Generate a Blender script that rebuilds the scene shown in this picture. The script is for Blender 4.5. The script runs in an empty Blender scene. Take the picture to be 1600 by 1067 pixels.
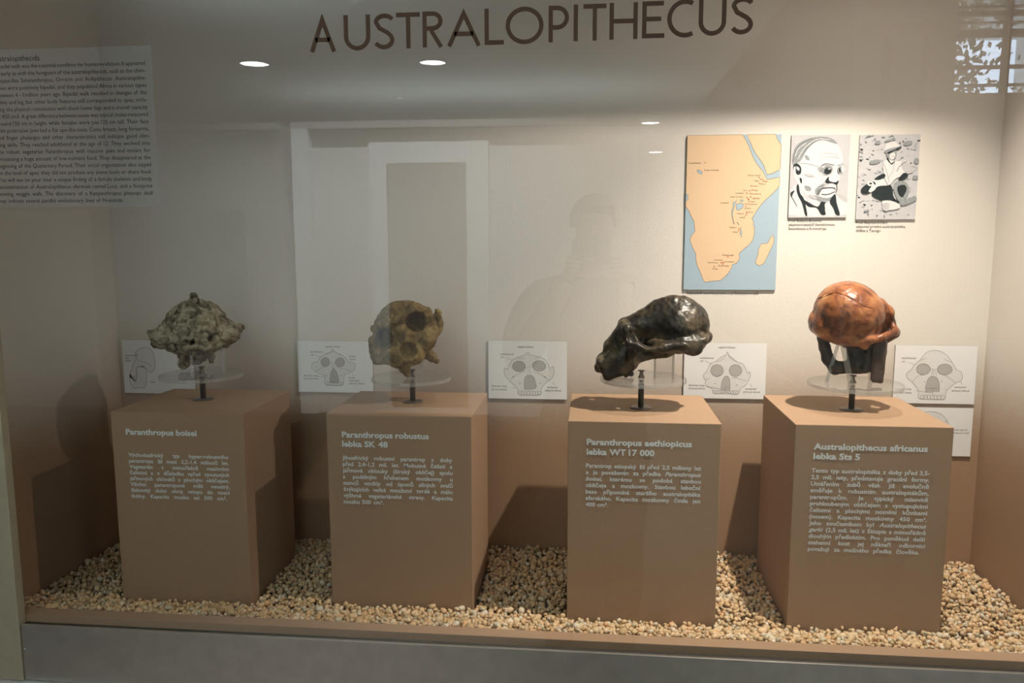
import bpy, bmesh, math, random
import numpy as np
from mathutils import Vector, Matrix, noise
C = bpy.context.scene.collection
SC = bpy.context.scene
random.seed(7)
RNG = np.random.default_rng(7)
B = 0.85                      # height of the showcase rail above the hall floor
R = math.radians

# ------------------------------------------------------------------ camera
cam_d = bpy.data.cameras.new('camera')
cam_d.sensor_width = 36.0
cam_d.lens = 1240.67 / 1600 * 36.0
cam_d.clip_start = 0.02
cam_o = bpy.data.objects.new('camera', cam_d)
C.objects.link(cam_o)
yaw, pit, rol = 0.09921, 0.13060, -0.00228
Fw = Vector((-math.sin(yaw) * math.cos(pit), math.cos(yaw) * math.cos(pit), -math.sin(pit)))
Rt = Vector((math.cos(yaw), math.sin(yaw), 0))
Up = Rt.cross(Fw)
R2 = Rt * math.cos(rol) + Up * math.sin(rol)
U2 = -Rt * math.sin(rol) + Up * math.cos(rol)
cam_o.matrix_world = Matrix(((R2.x, U2.x, -Fw.x, 0.1947), (R2.y, U2.y, -Fw.y, -1.246), (R2.z, U2.z, -Fw.z, 0.682 + B), (0, 0, 0, 1)))
SC.camera = cam_o

# ------------------------------------------------------------------ world, lights, exposure
w = bpy.data.worlds.new('world'); SC.world = w; w.use_nodes = True
wn = w.node_tree
bg = wn.nodes['Background']
bg.inputs['Color'].default_value = (0.62, 0.80, 1.0, 1)
bg.inputs['Strength'].default_value = 13.0
vs = SC.view_settings
vs.view_transform = 'Standard'; vs.look = 'None'; vs.gamma = 1.0; vs.exposure = 0.0
vs.use_curve_mapping = False
SC.cycles.use_denoising = True
SC.cycles.max_bounces = 10
SC.cycles.diffuse_bounces = 5
SC.cycles.transparent_max_bounces = 24
SC.cycles.sample_clamp_indirect = 6.0


def light(name, kind, loc, energy, color=(1, 1, 1), aim=None, **kw):
    d = bpy.data.lights.new(name, kind); d.energy = energy; d.color = color
    for k, v in kw.items(): setattr(d, k, v)
    o = bpy.data.objects.new(name, d); C.objects.link(o); o.location = loc
    if aim is not None:
        o.rotation_euler = (Vector(aim) - Vector(loc)).to_track_quat('-Z', 'Y').to_euler()
    return o

WARM = (1.0, 0.88, 0.74)
# halogen spot in the lamp box over the right half of the showcase: hot beam plus the wide spill of its reflector
light('showcase_spot', 'SPOT', (0.74, 0.055, 1.45 + B), 72, WARM, aim=(0.68, 0.20, 0.20 + B),
      spot_size=R(82), spot_blend=0.9, shadow_soft_size=0.012)
light('showcase_spill', 'SPOT', (0.74, 0.055, 1.45 + B), 25, WARM, aim=(0.30, 0.46, 0.66 + B),
      spot_size=R(80), spot_blend=1.0, shadow_soft_size=0.012)
# added fill spots without fixtures, brightening the mirrored showcases across the aisle
light('added_case_fill', 'SPOT', (-0.3, -0.55, 2.30 + B), 420, (.93, .98, 1), aim=(-0.52, -1.75, 0.60 + B), spot_size=R(54), spot_blend=0.9, shadow_soft_size=0.05)
light('added_case_fill', 'SPOT', (-1.9, -0.55, 2.30 + B), 9, (1, .9, .8), aim=(-1.9, -1.75, 0.55 + B), spot_size=R(75), spot_blend=0.9, shadow_soft_size=0.05)
# added area fills behind the cases across the aisle, brightening the mirrored ceiling
light('added_ceiling_fill', 'AREA', (-1.6, -3.2, 1.15 + B), 92, (0.86, 1, 0.97), aim=(-0.6, -4.2, 3 + B), shape='RECTANGLE', size=3.0, size_y=0.5)
light('added_ceiling_fill', 'AREA', (-1.2, -8.0, 1.15 + B), 85, (0.86, 1, 0.97), aim=(-1.2, -8.0, 3 + B), shape='RECTANGLE', size=4.0, size_y=0.5)
# added fill spots over the aisle floor, so the steel rail mirrors it brighter
light('added_floor_fill', 'SPOT', (1.5, -1.35, 2.3 + B), 42, (1, .95, .88), aim=(1.5, -1.45, 0), spot_size=R(46), spot_blend=0.8, shadow_soft_size=0.06)
light('added_floor_fill', 'SPOT', (-0.7, -1.15, 2.3 + B), 52, (1, .93, .82), aim=(-0.7, -1.2, 0), spot_size=R(44), spot_blend=0.8, shadow_soft_size=0.06)
# daylight entering the taller hall through its windows
light('window_daylight', 'AREA', (6.0, -5.6, 3.0), 45, (0.85, 0.93, 1), aim=(3.5, 0, 0.8), shape='RECTANGLE', size=2.5, size_y=2.0)

# ------------------------------------------------------------------ materials
def nodes_of(m): return m.node_tree.nodes, m.node_tree.links

def pmat(name, col, rough=0.6, metal=0.0, var=0.0, vscale=40.0, bump=0.0, bscale=200.0, spec=0.5, detail=3.0):
    m = bpy.data.materials.new(name); m.use_nodes = True
    n, l = nodes_of(m); b = n['Principled BSDF']
    b.inputs['Roughness'].default_value = rough; b.inputs['Metallic'].default_value = metal
    b.inputs['Specular IOR Level'].default_value = spec
    b.inputs['Base Color'].default_value = (*col, 1)
    tc = n.new('ShaderNodeTexCoord')
    if var > 0:
        t = n.new('ShaderNodeTexNoise'); t.inputs['Scale'].default_value = vscale; t.inputs['Detail'].default_value = detail
        l.new(tc.outputs['Object'], t.inputs['Vector'])
        r = n.new('ShaderNodeValToRGB')
        r.color_ramp.elements[0].position = 0.3; r.color_ramp.elements[1].position = 0.7
        r.color_ramp.elements[0].color = (*[c * (1 - var) for c in col], 1)
        r.color_ramp.elements[1].color = (*[min(1, c * (1 + var)) for c in col], 1)
        l.new(t.outputs['Fac'], r.inputs['Fac']); l.new(r.outputs['Color'], b.inputs['Base Color'])
    if bump > 0:
        t2 = n.new('ShaderNodeTexNoise'); t2.inputs['Scale'].default_value = bscale; t2.inputs['Detail'].default_value = 4
        l.new(tc.outputs['Object'], t2.inputs['Vector'])
        bp = n.new('ShaderNodeBump'); bp.inputs['Strength'].default_value = bump; bp.inputs['Distance'].default_value = 0.002
        l.new(t2.outputs['Fac'], bp.inputs['Height']); l.new(bp.outputs['Normal'], b.inputs['Normal'])
    return m

def emat(name, col, s):
    m = bpy.data.materials.new(name); m.use_nodes = True
    n, l = nodes_of(m); n.clear()
    e = n.new('ShaderNodeEmission'); e.inputs['Color'].default_value = (*col, 1); e.inputs['Strength'].default_value = s
    o = n.new('ShaderNodeOutputMaterial'); l.new(e.outputs[0], o.inputs['Surface'])
    return m

def clear_mat(name, f0, tint=(1, 1, 1), haze=0.0, haze_col=(1, 1, 1), edge=1.0):
    """thin clear sheet: transparent + mirror reflection after Schlick, plus a little milky scatter"""
    m = bpy.data.materials.new(name); m.use_nodes = True
    n, l = nodes_of(m); n.clear()
    lw = n.new('ShaderNodeLayerWeight'); lw.inputs['Blend'].default_value = 0.5
    p = n.new('ShaderNodeMath'); p.operation = 'POWER'; p.inputs[1].default_value = 5.0
    l.new(lw.outputs['Facing'], p.inputs[0])
    q = n.new('ShaderNodeMath'); q.operation = 'MULTIPLY_ADD'; q.inputs[1].default_value = (1 - f0) * edge; q.inputs[2].default_value = f0
    l.new(p.outputs[0], q.inputs[0])
    t = n.new('ShaderNodeBsdfTransparent'); t.inputs['Color'].default_value = (*tint, 1)
    g = n.new('ShaderNodeBsdfGlossy'); g.inputs['Roughness'].default_value = 0.0
    mx = n.new('ShaderNodeMixShader'); l.new(q.outputs[0], mx.inputs[0]); l.new(t.outputs[0], mx.inputs[1]); l.new(g.outputs[0], mx.inputs[2])
    out = n.new('ShaderNodeOutputMaterial')
    last = mx
    if haze > 0:
        d = n.new('ShaderNodeBsdfDiffuse'); d.inputs['Color'].default_value = (*haze_col, 1)
        mh = n.new('ShaderNodeMixShader'); mh.inputs[0].default_value = haze
        l.new(mx.outputs[0], mh.inputs[1]); l.new(d.outputs[0], mh.inputs[2]); last = mh
    l.new(last.outputs[0], out.inputs['Surface'])
    return m

TAN = (0.40, 0.262, 0.168)
WHITE = (0.78, 0.74, 0.69)
M = dict(
    tan=pmat('tan_paint', TAN, 0.75, var=0.04, vscale=300, bump=0.15, bscale=900, spec=0.25),
    white=pmat('white_paint', WHITE, 0.8, spec=0.2, bump=0.12, bscale=700),
    card=pmat('card_white', (0.88, 0.89, 0.90), 0.6, spec=0.2),
    edge=pmat('card_edge', (0.22, 0.19, 0.16), 0.8),
    ink=pmat('black_ink', (0.03, 0.03, 0.035), 0.7, spec=0.1),
    ink2=pmat('grey_ink', (0.16, 0.155, 0.15), 0.7, spec=0.1),
    wash=pmat('grey_wash', (0.50, 0.49, 0.48), 0.7, spec=0.1, var=0.25, vscale=900),
    bone=pmat('drawing_tone', (0.80, 0.80, 0.80), 0.7, spec=0.1, var=0.05, vscale=600),
    lettering=pmat('white_vinyl', (0.80, 0.84, 0.84), 0.5, spec=0.3),
    brown=pmat('brown_vinyl', (0.12, 0.068, 0.045), 0.6, spec=0.2, var=0.1, vscale=600),
    steel=pmat('brushed_steel', (0.66, 0.62, 0.58), 0.34, metal=0.8, var=0.06, vscale=30),
    post=pmat('olive_steel', (0.56, 0.50, 0.37), 0.5, metal=0.3, var=0.05, vscale=60),
    screw=pmat('screw_steel', (0.6, 0.6, 0.6), 0.25, metal=1.0),
    rubber=pmat('dark_channel', (0.03, 0.025, 0.02), 0.6),
    laminate=pmat('pale_laminate', (0.62, 0.63, 0.63), 0.5),
    standmetal=pmat('stand_metal', (0.20, 0.17, 0.14), 0.35, metal=0.8, var=0.2, vscale=300),
    glass=clear_mat('showcase_glass', 0.080, edge=0.6),
    glass_in=clear_mat('glass_inner_face', 0.0, edge=0.0, tint=(0.985, 0.995, 0.99)),
    acrylic=clear_mat('clear_acrylic', 0.05, tint=(0.95, 0.95, 0.94), haze=0.025),
    acryl_edge=clear_mat('acrylic_edge', 0.10, tint=(0.86, 0.86, 0.84), haze=0.20, haze_col=(0.85, 0.83, 0.8)),
    film=clear_mat('printed_film', 0.03, tint=(0.97, 0.98, 0.99), haze=0.075, haze_col=(0.72, 0.75, 0.80)),
    sea=pmat('map_sea', (0.40, 0.52, 0.62), 0.6, spec=0.15),
    land=pmat('map_land', (0.80, 0.58, 0.38), 0.6, spec=0.15),
    maptext=pmat('map_text', (0.14, 0.09, 0.06), 0.7, spec=0.1),
    red=pmat('map_red', (0.50, 0.08, 0.04), 0.7),
    ph_bg=pmat('photo_pale', (0.56, 0.56, 0.59), 0.5, spec=0.2, var=0.03, vscale=60),
    ph_skin=pmat('photo_white', (0.74, 0.72, 0.73), 0.5, spec=0.2),
    ph_mid=pmat('photo_mid', (0.30, 0.32, 0.34), 0.5, spec=0.2, var=0.35, vscale=500),
    ph_lt=pmat('photo_light_grey', (0.52, 0.52, 0.54), 0.5, spec=0.2, var=0.15, vscale=500),
    ph_blk=pmat('photo_black', (0.022, 0.03, 0.035), 0.5, spec=0.2),
    hallwall=pmat('hall_plaster', (0.62, 0.62, 0.59), 0.9),
    hallceil=pmat('hall_ceiling', (0.80, 0.82, 0.80), 0.9),
    hallfloor=pmat('hall_floor', (0.48, 0.43, 0.38), 0.5, var=0.1, vscale=3),
    darkbase=pmat('dark_cabinet', (0.028, 0.025, 0.025), 0.6),
    hallgrey=pmat('grey_panel', (0.42, 0.40, 0.38), 0.8),
    paleboard=pmat('pale_board', (0.80, 0.84, 0.84), 0.8),
    board=pmat('case_backing', (0.66, 0.65, 0.63), 0.8, var=0.05, vscale=2),
    tint=pmat('taupe_board', (0.24, 0.20, 0.185), 0.8),
    frame=pmat('window_frame', (0.10, 0.065, 0.05), 0.6),
    leaf=pmat('leaf', (0.42, 0.50, 0.38), 0.5, var=0.4, vscale=3),
    bark=pmat('bark', (0.12, 0.09, 0.06), 0.9),
    lampglow=emat('lamp_glow', (0.97, 1, 0.98), 22.0),
    warmglow=emat('warm_lamp_glow', (1, 0.8, 0.6), 9.0),
    cloth=pmat('dark_jacket', (0.035, 0.033, 0.035), 0.9),
    trousers=pmat('dark_trousers', (0.03, 0.03, 0.035), 0.9),
    skin=pmat('skin', (0.50, 0.33, 0.25), 0.6),
    hair=pmat('hair', (0.06, 0.04, 0.03), 0.7),
    black=pmat('black_plastic', (0.02, 0.02, 0.022), 0.4),
)

# back wall and side walls of the showcase: white above, sprayed over to tan below
def gradient_wall():
    m = bpy.data.materials.new('white_to_tan_paint'); m.use_nodes = True
    n, l = nodes_of(m); b = n['Principled BSDF']
    b.inputs['Roughness'].default_value = 0.85; b.inputs['Specular IOR Level'].default_value = 0.15
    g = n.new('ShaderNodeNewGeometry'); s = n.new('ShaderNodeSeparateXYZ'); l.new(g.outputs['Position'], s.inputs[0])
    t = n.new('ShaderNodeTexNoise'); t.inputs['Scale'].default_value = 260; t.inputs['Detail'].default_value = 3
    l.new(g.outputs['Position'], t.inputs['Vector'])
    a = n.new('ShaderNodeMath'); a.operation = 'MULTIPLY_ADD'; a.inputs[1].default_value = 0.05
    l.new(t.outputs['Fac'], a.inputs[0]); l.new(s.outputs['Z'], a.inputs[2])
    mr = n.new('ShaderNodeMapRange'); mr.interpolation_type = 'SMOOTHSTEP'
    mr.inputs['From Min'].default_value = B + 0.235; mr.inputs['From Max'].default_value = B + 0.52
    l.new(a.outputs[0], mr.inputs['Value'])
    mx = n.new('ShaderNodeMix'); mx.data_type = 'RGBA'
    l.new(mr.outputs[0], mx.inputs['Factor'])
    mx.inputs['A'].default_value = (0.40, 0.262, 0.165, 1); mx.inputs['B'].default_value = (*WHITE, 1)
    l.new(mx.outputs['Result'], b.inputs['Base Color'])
    t2 = n.new('ShaderNodeTexNoise'); t2.inputs['Scale'].default_value = 420; t2.inputs['Detail'].default_value = 3
    l.new(g.outputs['Position'], t2.inputs['Vector'])
    bp = n.new('ShaderNodeBump'); bp.inputs['Strength'].default_value = 0.25; bp.inputs['Distance'].default_value = 0.0015
    l.new(t2.outputs['Fac'], bp.inputs['Height']); l.new(bp.outputs['Normal'], b.inputs['Normal'])
    return m
M['gradwall'] = gradient_wall()

def ramp_mat(name, stops, scale, rough, detail=4.0, distort=0.6, bump=0.5, bscale=60.0, spec=0.5, dist=0.003, coat=0.0):
    """mottled fossil / cast surface"""
    m = bpy.data.materials.new(name); m.use_nodes = True
    n, l = nodes_of(m); b = n['Principled BSDF']
    b.inputs['Roughness'].default_value = rough; b.inputs['Specular IOR Level'].default_value = spec
    b.inputs['Coat Weight'].default_value = coat; b.inputs['Coat Roughness'].default_value = 0.15
    tc = n.new('ShaderNodeTexCoord')
    t = n.new('ShaderNodeTexNoise'); t.inputs['Scale'].default_value = scale; t.inputs['Detail'].default_value = detail
    t.inputs['Distortion'].default_value = distort; t.inputs['Roughness'].default_value = 0.62
    l.new(tc.outputs['Object'], t.inputs['Vector'])
    r = n.new('ShaderNodeValToRGB'); e = r.color_ramp.elements
    e[0].position, e[0].color = stops[0][0], (*stops[0][1], 1)
    e[1].position, e[1].color = stops[-1][0], (*stops[-1][1], 1)
    for p, c in stops[1:-1]:
        k = e.new(p); k.color = (*c, 1)
    l.new(t.outputs['Fac'], r.inputs['Fac']); l.new(r.outputs['Color'], b.inputs['Base Color'])
    t2 = n.new('ShaderNodeTexNoise'); t2.inputs['Scale'].default_value = bscale; t2.inputs['Detail'].default_value = 5
    l.new(tc.outputs['Object'], t2.inputs['Vector'])
    bp = n.new('ShaderNodeBump'); bp.inputs['Strength'].default_value = bump; bp.inputs['Distance'].default_value = dist
    l.new(t2.outputs['Fac'], bp.inputs['Height']); l.new(bp.outputs['Normal'], b.inputs['Normal'])
    return m
M['skull_pale'] = ramp_mat('pale_crackled_cast', [(0.34, (0.04, 0.035, 0.022)), (0.46, (0.22, 0.19, 0.125)), (0.58, (0.42, 0.375, 0.265)), (0.75, (0.56, 0.51, 0.40))], 55, 0.6, bump=0.9, bscale=120)
M['skull_ochre'] = ramp_mat('ochre_rough_cast', [(0.30, (0.07, 0.045, 0.015)), (0.48, (0.20, 0.135, 0.045)), (0.62, (0.31, 0.215, 0.08)), (0.8, (0.42, 0.32, 0.15))], 45, 0.7, bump=0.9, bscale=150)
M['skull_black'] = ramp_mat('black_brown_cast', [(0.32, (0.010, 0.009, 0.008)), (0.50, (0.030, 0.025, 0.018)), (0.62, (0.10, 0.075, 0.042)), (0.8, (0.22, 0.17, 0.10))], 24, 0.40, bump=0.55, bscale=90, coat=0.08)
M['skull_amber'] = ramp_mat('amber_brown_cast', [(0.32, (0.045, 0.014, 0.007)), (0.44, (0.18, 0.055, 0.020)), (0.54, (0.33, 0.115, 0.040)), (0.64, (0.42, 0.18, 0.065)), (0.76, (0.55, 0.31, 0.13))], 26, 0.38, bump=0.35, bscale=80, coat=0.12)
M['skull_dark'] = ramp_mat('dark_brown_cast', [(0.30, (0.012, 0.009, 0.007)), (0.6, (0.045, 0.030, 0.022)), (0.8, (0.10, 0.065, 0.045))], 25, 0.45, bump=0.4, bscale=90)

M['skull_plate'] = ramp_mat('grey_brown_cast', [(0.30, (0.035, 0.022, 0.017)), (0.6, (0.10, 0.065, 0.05)), (0.8, (0.17, 0.115, 0.09))], 25, 0.5, bump=0.4, bscale=90)

def pebble_mat():
    m = bpy.data.materials.new('river_pebble'); m.use_nodes = True
    n, l = nodes_of(m); b = n['Principled BSDF']; b.inputs['Roughness'].default_value = 0.6
    g = n.new('ShaderNodeNewGeometry'); oi = n.new('ShaderNodeObjectInfo')
    a = n.new('ShaderNodeMath'); a.operation = 'ADD'
    l.new(g.outputs['Random Per Island'], a.inputs[0]); l.new(oi.outputs['Random'], a.inputs[1])
    f = n.new('ShaderNodeMath'); f.operation = 'FRACT'; l.new(a.outputs[0], f.inputs[0])
    r = n.new('ShaderNodeValToRGB'); r.color_ramp.interpolation = 'LINEAR'
    e = r.color_ramp.elements
    st = [(0.0, (0.50, 0.34, 0.18)), (0.18, (0.78, 0.56, 0.32)), (0.34, (0.86, 0.62, 0.37)), (0.5, (0.66, 0.48, 0.27)), (0.62, (0.88, 0.72, 0.48)),
          (0.74, (0.80, 0.47, 0.24)), (0.84, (0.88, 0.78, 0.60)), (0.93, (0.58, 0.50, 0.36)), (1.0, (0.90, 0.84, 0.72))]
    e[0].position, e[0].color = st[0][0], (*st[0][1], 1); e[1].position, e[1].color = st[-1][0], (*st[-1][1], 1)
    for p, c in st[1:-1]: e.new(p).color = (*c, 1)
    l.new(f.outputs[0], r.inputs['Fac'])
    tc = n.new('ShaderNodeTexCoord'); t = n.new('ShaderNodeTexNoise'); t.inputs['Scale'].default_value = 220; t.inputs['Detail'].default_value = 3
    l.new(tc.outputs['Object'], t.inputs['Vector'])
    mx = n.new('ShaderNodeMix'); mx.data_type = 'RGBA'; mx.blend_type = 'MULTIPLY'; mx.inputs['Factor'].default_value = 0.28
    l.new(r.outputs['Color'], mx.inputs['A'])
    r2 = n.new('ShaderNodeValToRGB'); r2.color_ramp.elements[0].position = 0.3; r2.color_ramp.elements[0].color = (0.45, 0.42, 0.38, 1)
    r2.color_ramp.elements[1].position = 0.65; l.new(t.outputs['Fac'], r2.inputs['Fac']); l.new(r2.outputs['Color'], mx.inputs['B'])
    l.new(mx.outputs['Result'], b.inputs['Base Color'])
    return m
M['pebble'] = pebble_mat()

# ------------------------------------------------------------------ object helpers
def tag(o, label=None, cat=None, group=None, kind=None):
    if label: o['label'] = label
    if cat: o['category'] = cat
    if group: o['group'] = group
    if kind: o['kind'] = kind
    return o

def thing(name, loc, label, cat, group=None, rotz=0.0):
    o = bpy.data.objects.new(name, None); C.objects.link(o); o.empty_display_size = 0.05
    o.location = loc; o.rotation_euler = (0, 0, rotz)
    return tag(o, label, cat, group)

class MB:
    """collects shapes, builds ONE mesh object"""
    def __init__(s): s.v = []; s.f = []; s.mi = []
    def add(s, vs, fs, mi=0):
        k = len(s.v); s.v += [tuple(p) for p in vs]; s.f += [[i + k for i in f] for f in fs]; s.mi += [mi] * len(fs); return s
    def box(s, x0, x1, y0, y1, z0, z1, mi=0):
        v = [(x, y, z) for x in (x0, x1) for y in (y0, y1) for z in (z0, z1)]
        return s.add(v, [(0, 1, 3, 2), (4, 6, 7, 5), (0, 4, 5, 1), (2, 3, 7, 6), (0, 2, 6, 4), (1, 5, 7, 3)], mi)
    def poly(s, pts, mi=0): return s.add(pts, [list(range(len(pts)))], mi)
    def lathe(s, prof, c=(0, 0, 0), n=40, mi=0, caps=True):
        vs, fs = [], []
        for r, z in prof:
            for i in range(n):
                a = 2 * math.pi * i / n; vs.append((c[0] + r * math.cos(a), c[1] + r * math.sin(a), c[2] + z))
        for j in range(len(prof) - 1):
            for i in range(n):
                a, b = j * n + i, j * n + (i + 1) % n; fs.append((a, b, b + n, a + n))
        if caps:
            fs.append(list(range(n))[::-1]); fs.append([(len(prof) - 1) * n + i for i in range(n)])
        return s.add(vs, fs, mi)
    def bar(s, p, q, w, t, up=(0, 0, 1), mi=0):
        p, q = Vector(p), Vector(q); d = (q - p).normalized(); a = d.cross(Vector(up))
        if a.length < 1e-4: a = d.cross(Vector((1, 0, 0)))
        a.normalize(); b = d.cross(a).normalized()
        vs = [e + a * sx * w / 2 + b * sy * t / 2 for e in (p, q) for sx, sy in ((-1, -1), (1, -1), (1, 1), (-1, 1))]
        return s.add(vs, [(0, 3, 2, 1), (4, 5, 6, 7), (0, 1, 5, 4), (1, 2, 6, 5), (2, 3, 7, 6), (3, 0, 4, 7)], mi)
    def build(s, name, mats, parent=None, smooth=False, bevel=0.0, loc=None):
        me = bpy.data.meshes.new(name); me.from_pydata(s.v, [], s.f)
        for m in (mats if isinstance(mats, (list, tuple)) else [mats]): me.materials.append(m)
        if any(s.mi): me.polygons.foreach_set('material_index', s.mi)
        if smooth: me.polygons.foreach_set('use_smooth', [True] * len(me.polygons))
        me.update()
        o = bpy.data.objects.new(name, me); C.objects.link(o)
        if parent: o.parent = parent
        if loc: o.location = loc
        if bevel:
            b = o.modifiers.new('bevel', 'BEVEL'); b.width = bevel; b.segments = 2; b.limit_method = 'ANGLE'
        return o

def struct(name, mb, mats, bevel=0.0):
    return tag(mb.build(name, mats, bevel=bevel), kind='structure')

# ------------------------------------------------------------------ lettering (built-in font -> flat meshes)
WORDS = {}
def want(word, bold=0.0, shear=0.0): WORDS.setdefault((word, bold, shear), None)
def convert_words():
    objs = {}
    for (wd, bold, shear) in WORDS:
        c = bpy.data.curves.new('t', 'FONT'); c.body = wd; c.size = 1.0; c.offset = bold; c.shear = shear; c.resolution_u = 2
        o = bpy.data.objects.new('t', c); C.objects.link(o); objs[(wd, bold, shear)] = o
    dg = bpy.context.evaluated_depsgraph_get(); dg.update()
    for k, o in objs.items():
        me = bpy.data.meshes.new_from_object(o.evaluated_get(dg))
        vs = [(v.co.x, v.co.y) for v in me.vertices]; fs = [list(p.vertices) for p in me.polygons]
        xs = [a for a, _ in vs] or [0]
        WORDS[k] = (vs, fs, min(xs), max(xs)); bpy.data.meshes.remove(me)
    for o in objs.values():
        c = o.data; bpy.data.objects.remove(o); bpy.data.curves.remove(c)

def parse(line):
    out, it = [], False
    for wd in line.split():
        st = it
        if wd.startswith('*'): st = it = True; wd = wd[1:]
        if '*' in wd: wd = wd.replace('*', ''); it = False
        out.append((wd, st))
    return out

def want_lines(lines, bold):
    for ln in lines:
        for wd, it in parse(ln): want(wd, bold, 0.28 if it else 0.0)

def lay(mb, line, x0, z, size, y, bold, width=None, sx=1.0, align='L', space=0.27, slope=0.0, mi=0):
    """one line on a wall plane facing -Y; width = justified width"""
    ws = [WORDS[(wd, bold, 0.28 if it else 0.0)] for wd, it in parse(line)]
    adv = [(q[3] - q[2]) * size * sx for q in ws]
    gap = space * size * sx
    if width and len(ws) > 1: gap = (width - sum(adv)) / (len(ws) - 1)
    tot = sum(adv) + gap * (len(ws) - 1)
    x = x0 if align == 'L' else x0 - tot / 2 if align == 'C' else x0 - tot
    xs = x
    for q, a in zip(ws, adv):
        mb.add([(x + (u - q[2]) * size * sx, y, z + v * size + slope * (x - xs)) for u, v in q[0]], q[1], mi); x += a + gap
    return tot

def natural(line, size, bold, space=0.27):
    ws = [WORDS[(wd, bold, 0.28 if it else 0.0)] for wd, it in parse(line)]
    return sum((q[3] - q[2]) for q in ws) * size + space * size * (len(ws) - 1)

PL = {1: dict(x=(-0.722, -0.458), y=(0.166, 0.402), t=['Paranthropus boisei'], tx=-0.6929, tw=[0.1424], tz=[0.3075], bx=(-0.6905, -0.490), bz=(0.2637, 0.1818),
    b=['Východoafrický typ hyper-robustního', 'parantropa žil mezi 2,2-1,4 milionů let.', 'Vegetarián s mimořádně masivními', 'čelistmi a v důsledku vpřed vysunutých',
       'jařmových oblouků s plochým obličejem.', 'Všichni parantropové měli neostrý,', 'žlabovitý dolní okraj vstupu do nosní', 'dutiny. Kapacita mozku asi 500 cm³.'], last=0.965),
  2: dict(x=(-0.302, -0.024), y=(0.185, 0.412), t=['Paranthropus robustus', 'lebka SK 48'], tx=-0.2723, tw=[0.1675, 0.0887], tz=[0.3068, 0.2888], bx=(-0.2725, -0.0607), bz=(0.2633, 0.1767),
    b=['Jihoafrický robustní parantrop z doby', 'před 2,4-1,2 mil. let. Mohutné čelisti a', 'jařmové oblouky (široký obličej) spolu', 's podélným hřebenem mozkovny u',
       'samců vznikly od úponů silných svalů', 'žvýkajících velké množství tvrdé a málo', 'výživné vegetariánské stravy. Kapacita', 'mozku 500 cm³.'], last=0.37),
  3: dict(x=(0.156, 0.429), y=(0.167, 0.424), t=['Paranthropus aethiopicus', 'lebka WT 17 000'], tx=0.190, tw=[0.188, 0.122], tz=[0.308, 0.2897], bx=(0.189, 0.3955), bz=(0.2653, 0.192),
    b=['Parantrop etiopský žil před 2,5 miliony let', 'a je považován za předka *Paranthropus*', '*boisei*, kterému se podobá stavbou', 'obličeje a mozkovny. Stavbou lebeční',
       'base připomíná staršího australopitéka', 'afarského. Kapacita mozkovny činila jen', '400 cm³.'], last=0.20),
  4: dict(x=(0.559, 0.8275), y=(0.176, 0.443), t=['Australopithecus africanus', 'lebka Sts 5'], tx=0.592, tw=[0.1939, 0.0803], tz=[0.307, 0.2893], bx=(0.590, 0.792), bz=(0.2645, 0.1186),
    b=['Tento typ australopitéka z doby před 3,5-', '2,5 mil. lety, představuje gracilní formy.', 'Utvářením zubů však již evolučně', 'směřuje k robustním australopitékům,', 'parantropům. Je typický mísovitě',
       'prohloubeným obličejem s vystupujícími', 'čelistmi a plochými nosními kůstkami', '(nosem). Kapacita mozkovny 450 cm³.', 'Jeho současníkem byl *Australopithecus*', '*garhi* (2,5 mil. let) z Etiopie s mimořádně',
       'dlouhým předloktím. Pro poněkud delší', 'stehenní kost jej někteří odborníci', 'považují za možného předka člověka.'], last=0.955)}
ENG = ['Bipedal walk was the essential condition for human evolution. It appeared', 'as early as with the foregoers of the australopithecids, such as the chim-', 'panzee-like Sahelanthropus, Orrorin and Ardipithecus. Australopithe-',
 'cines were positively bipedal, and they populated Africa in various types', 'between 4 - 1million years ago. Bipedal walk resulted in changes of the', 'pelvis and leg, but other body features still corresponded to apes, inclu-',
 'ding the physical constitution with short lower legs and a cranial capacity', 'of 450 cm3. A great difference between sexes was typical: males measured', 'around 150 cm in height while females were just 125 cm tall. Their face',
 'with protrusive jaws had a flat ape-like nose. Conic breast, long forearms,', 'and finger phalanges and other characteristics still indicate good clim-', 'bing skills. They reached adulthood at the age of 12. They evolved into',
 'the robust vegetarian Paranthropus with massive jaws and molars for', 'processing a huge amount of low-nutrient food. They disappeared at the', 'beginning of the Quaternary Period. Their social organization also stayed',
 'on the level of apes: they did not produce any stone tools or share food.', 'You will see on your tour a unique finding of a female skeleton and body', 'reconstruction of Australopithecus afarensis named Lucy, and a footprint',
 'proving waggle walk. The discovery of a Kenyanthropus platyops skull', 'may indicate several parallel evolutionary lines of Hominids.']
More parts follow.
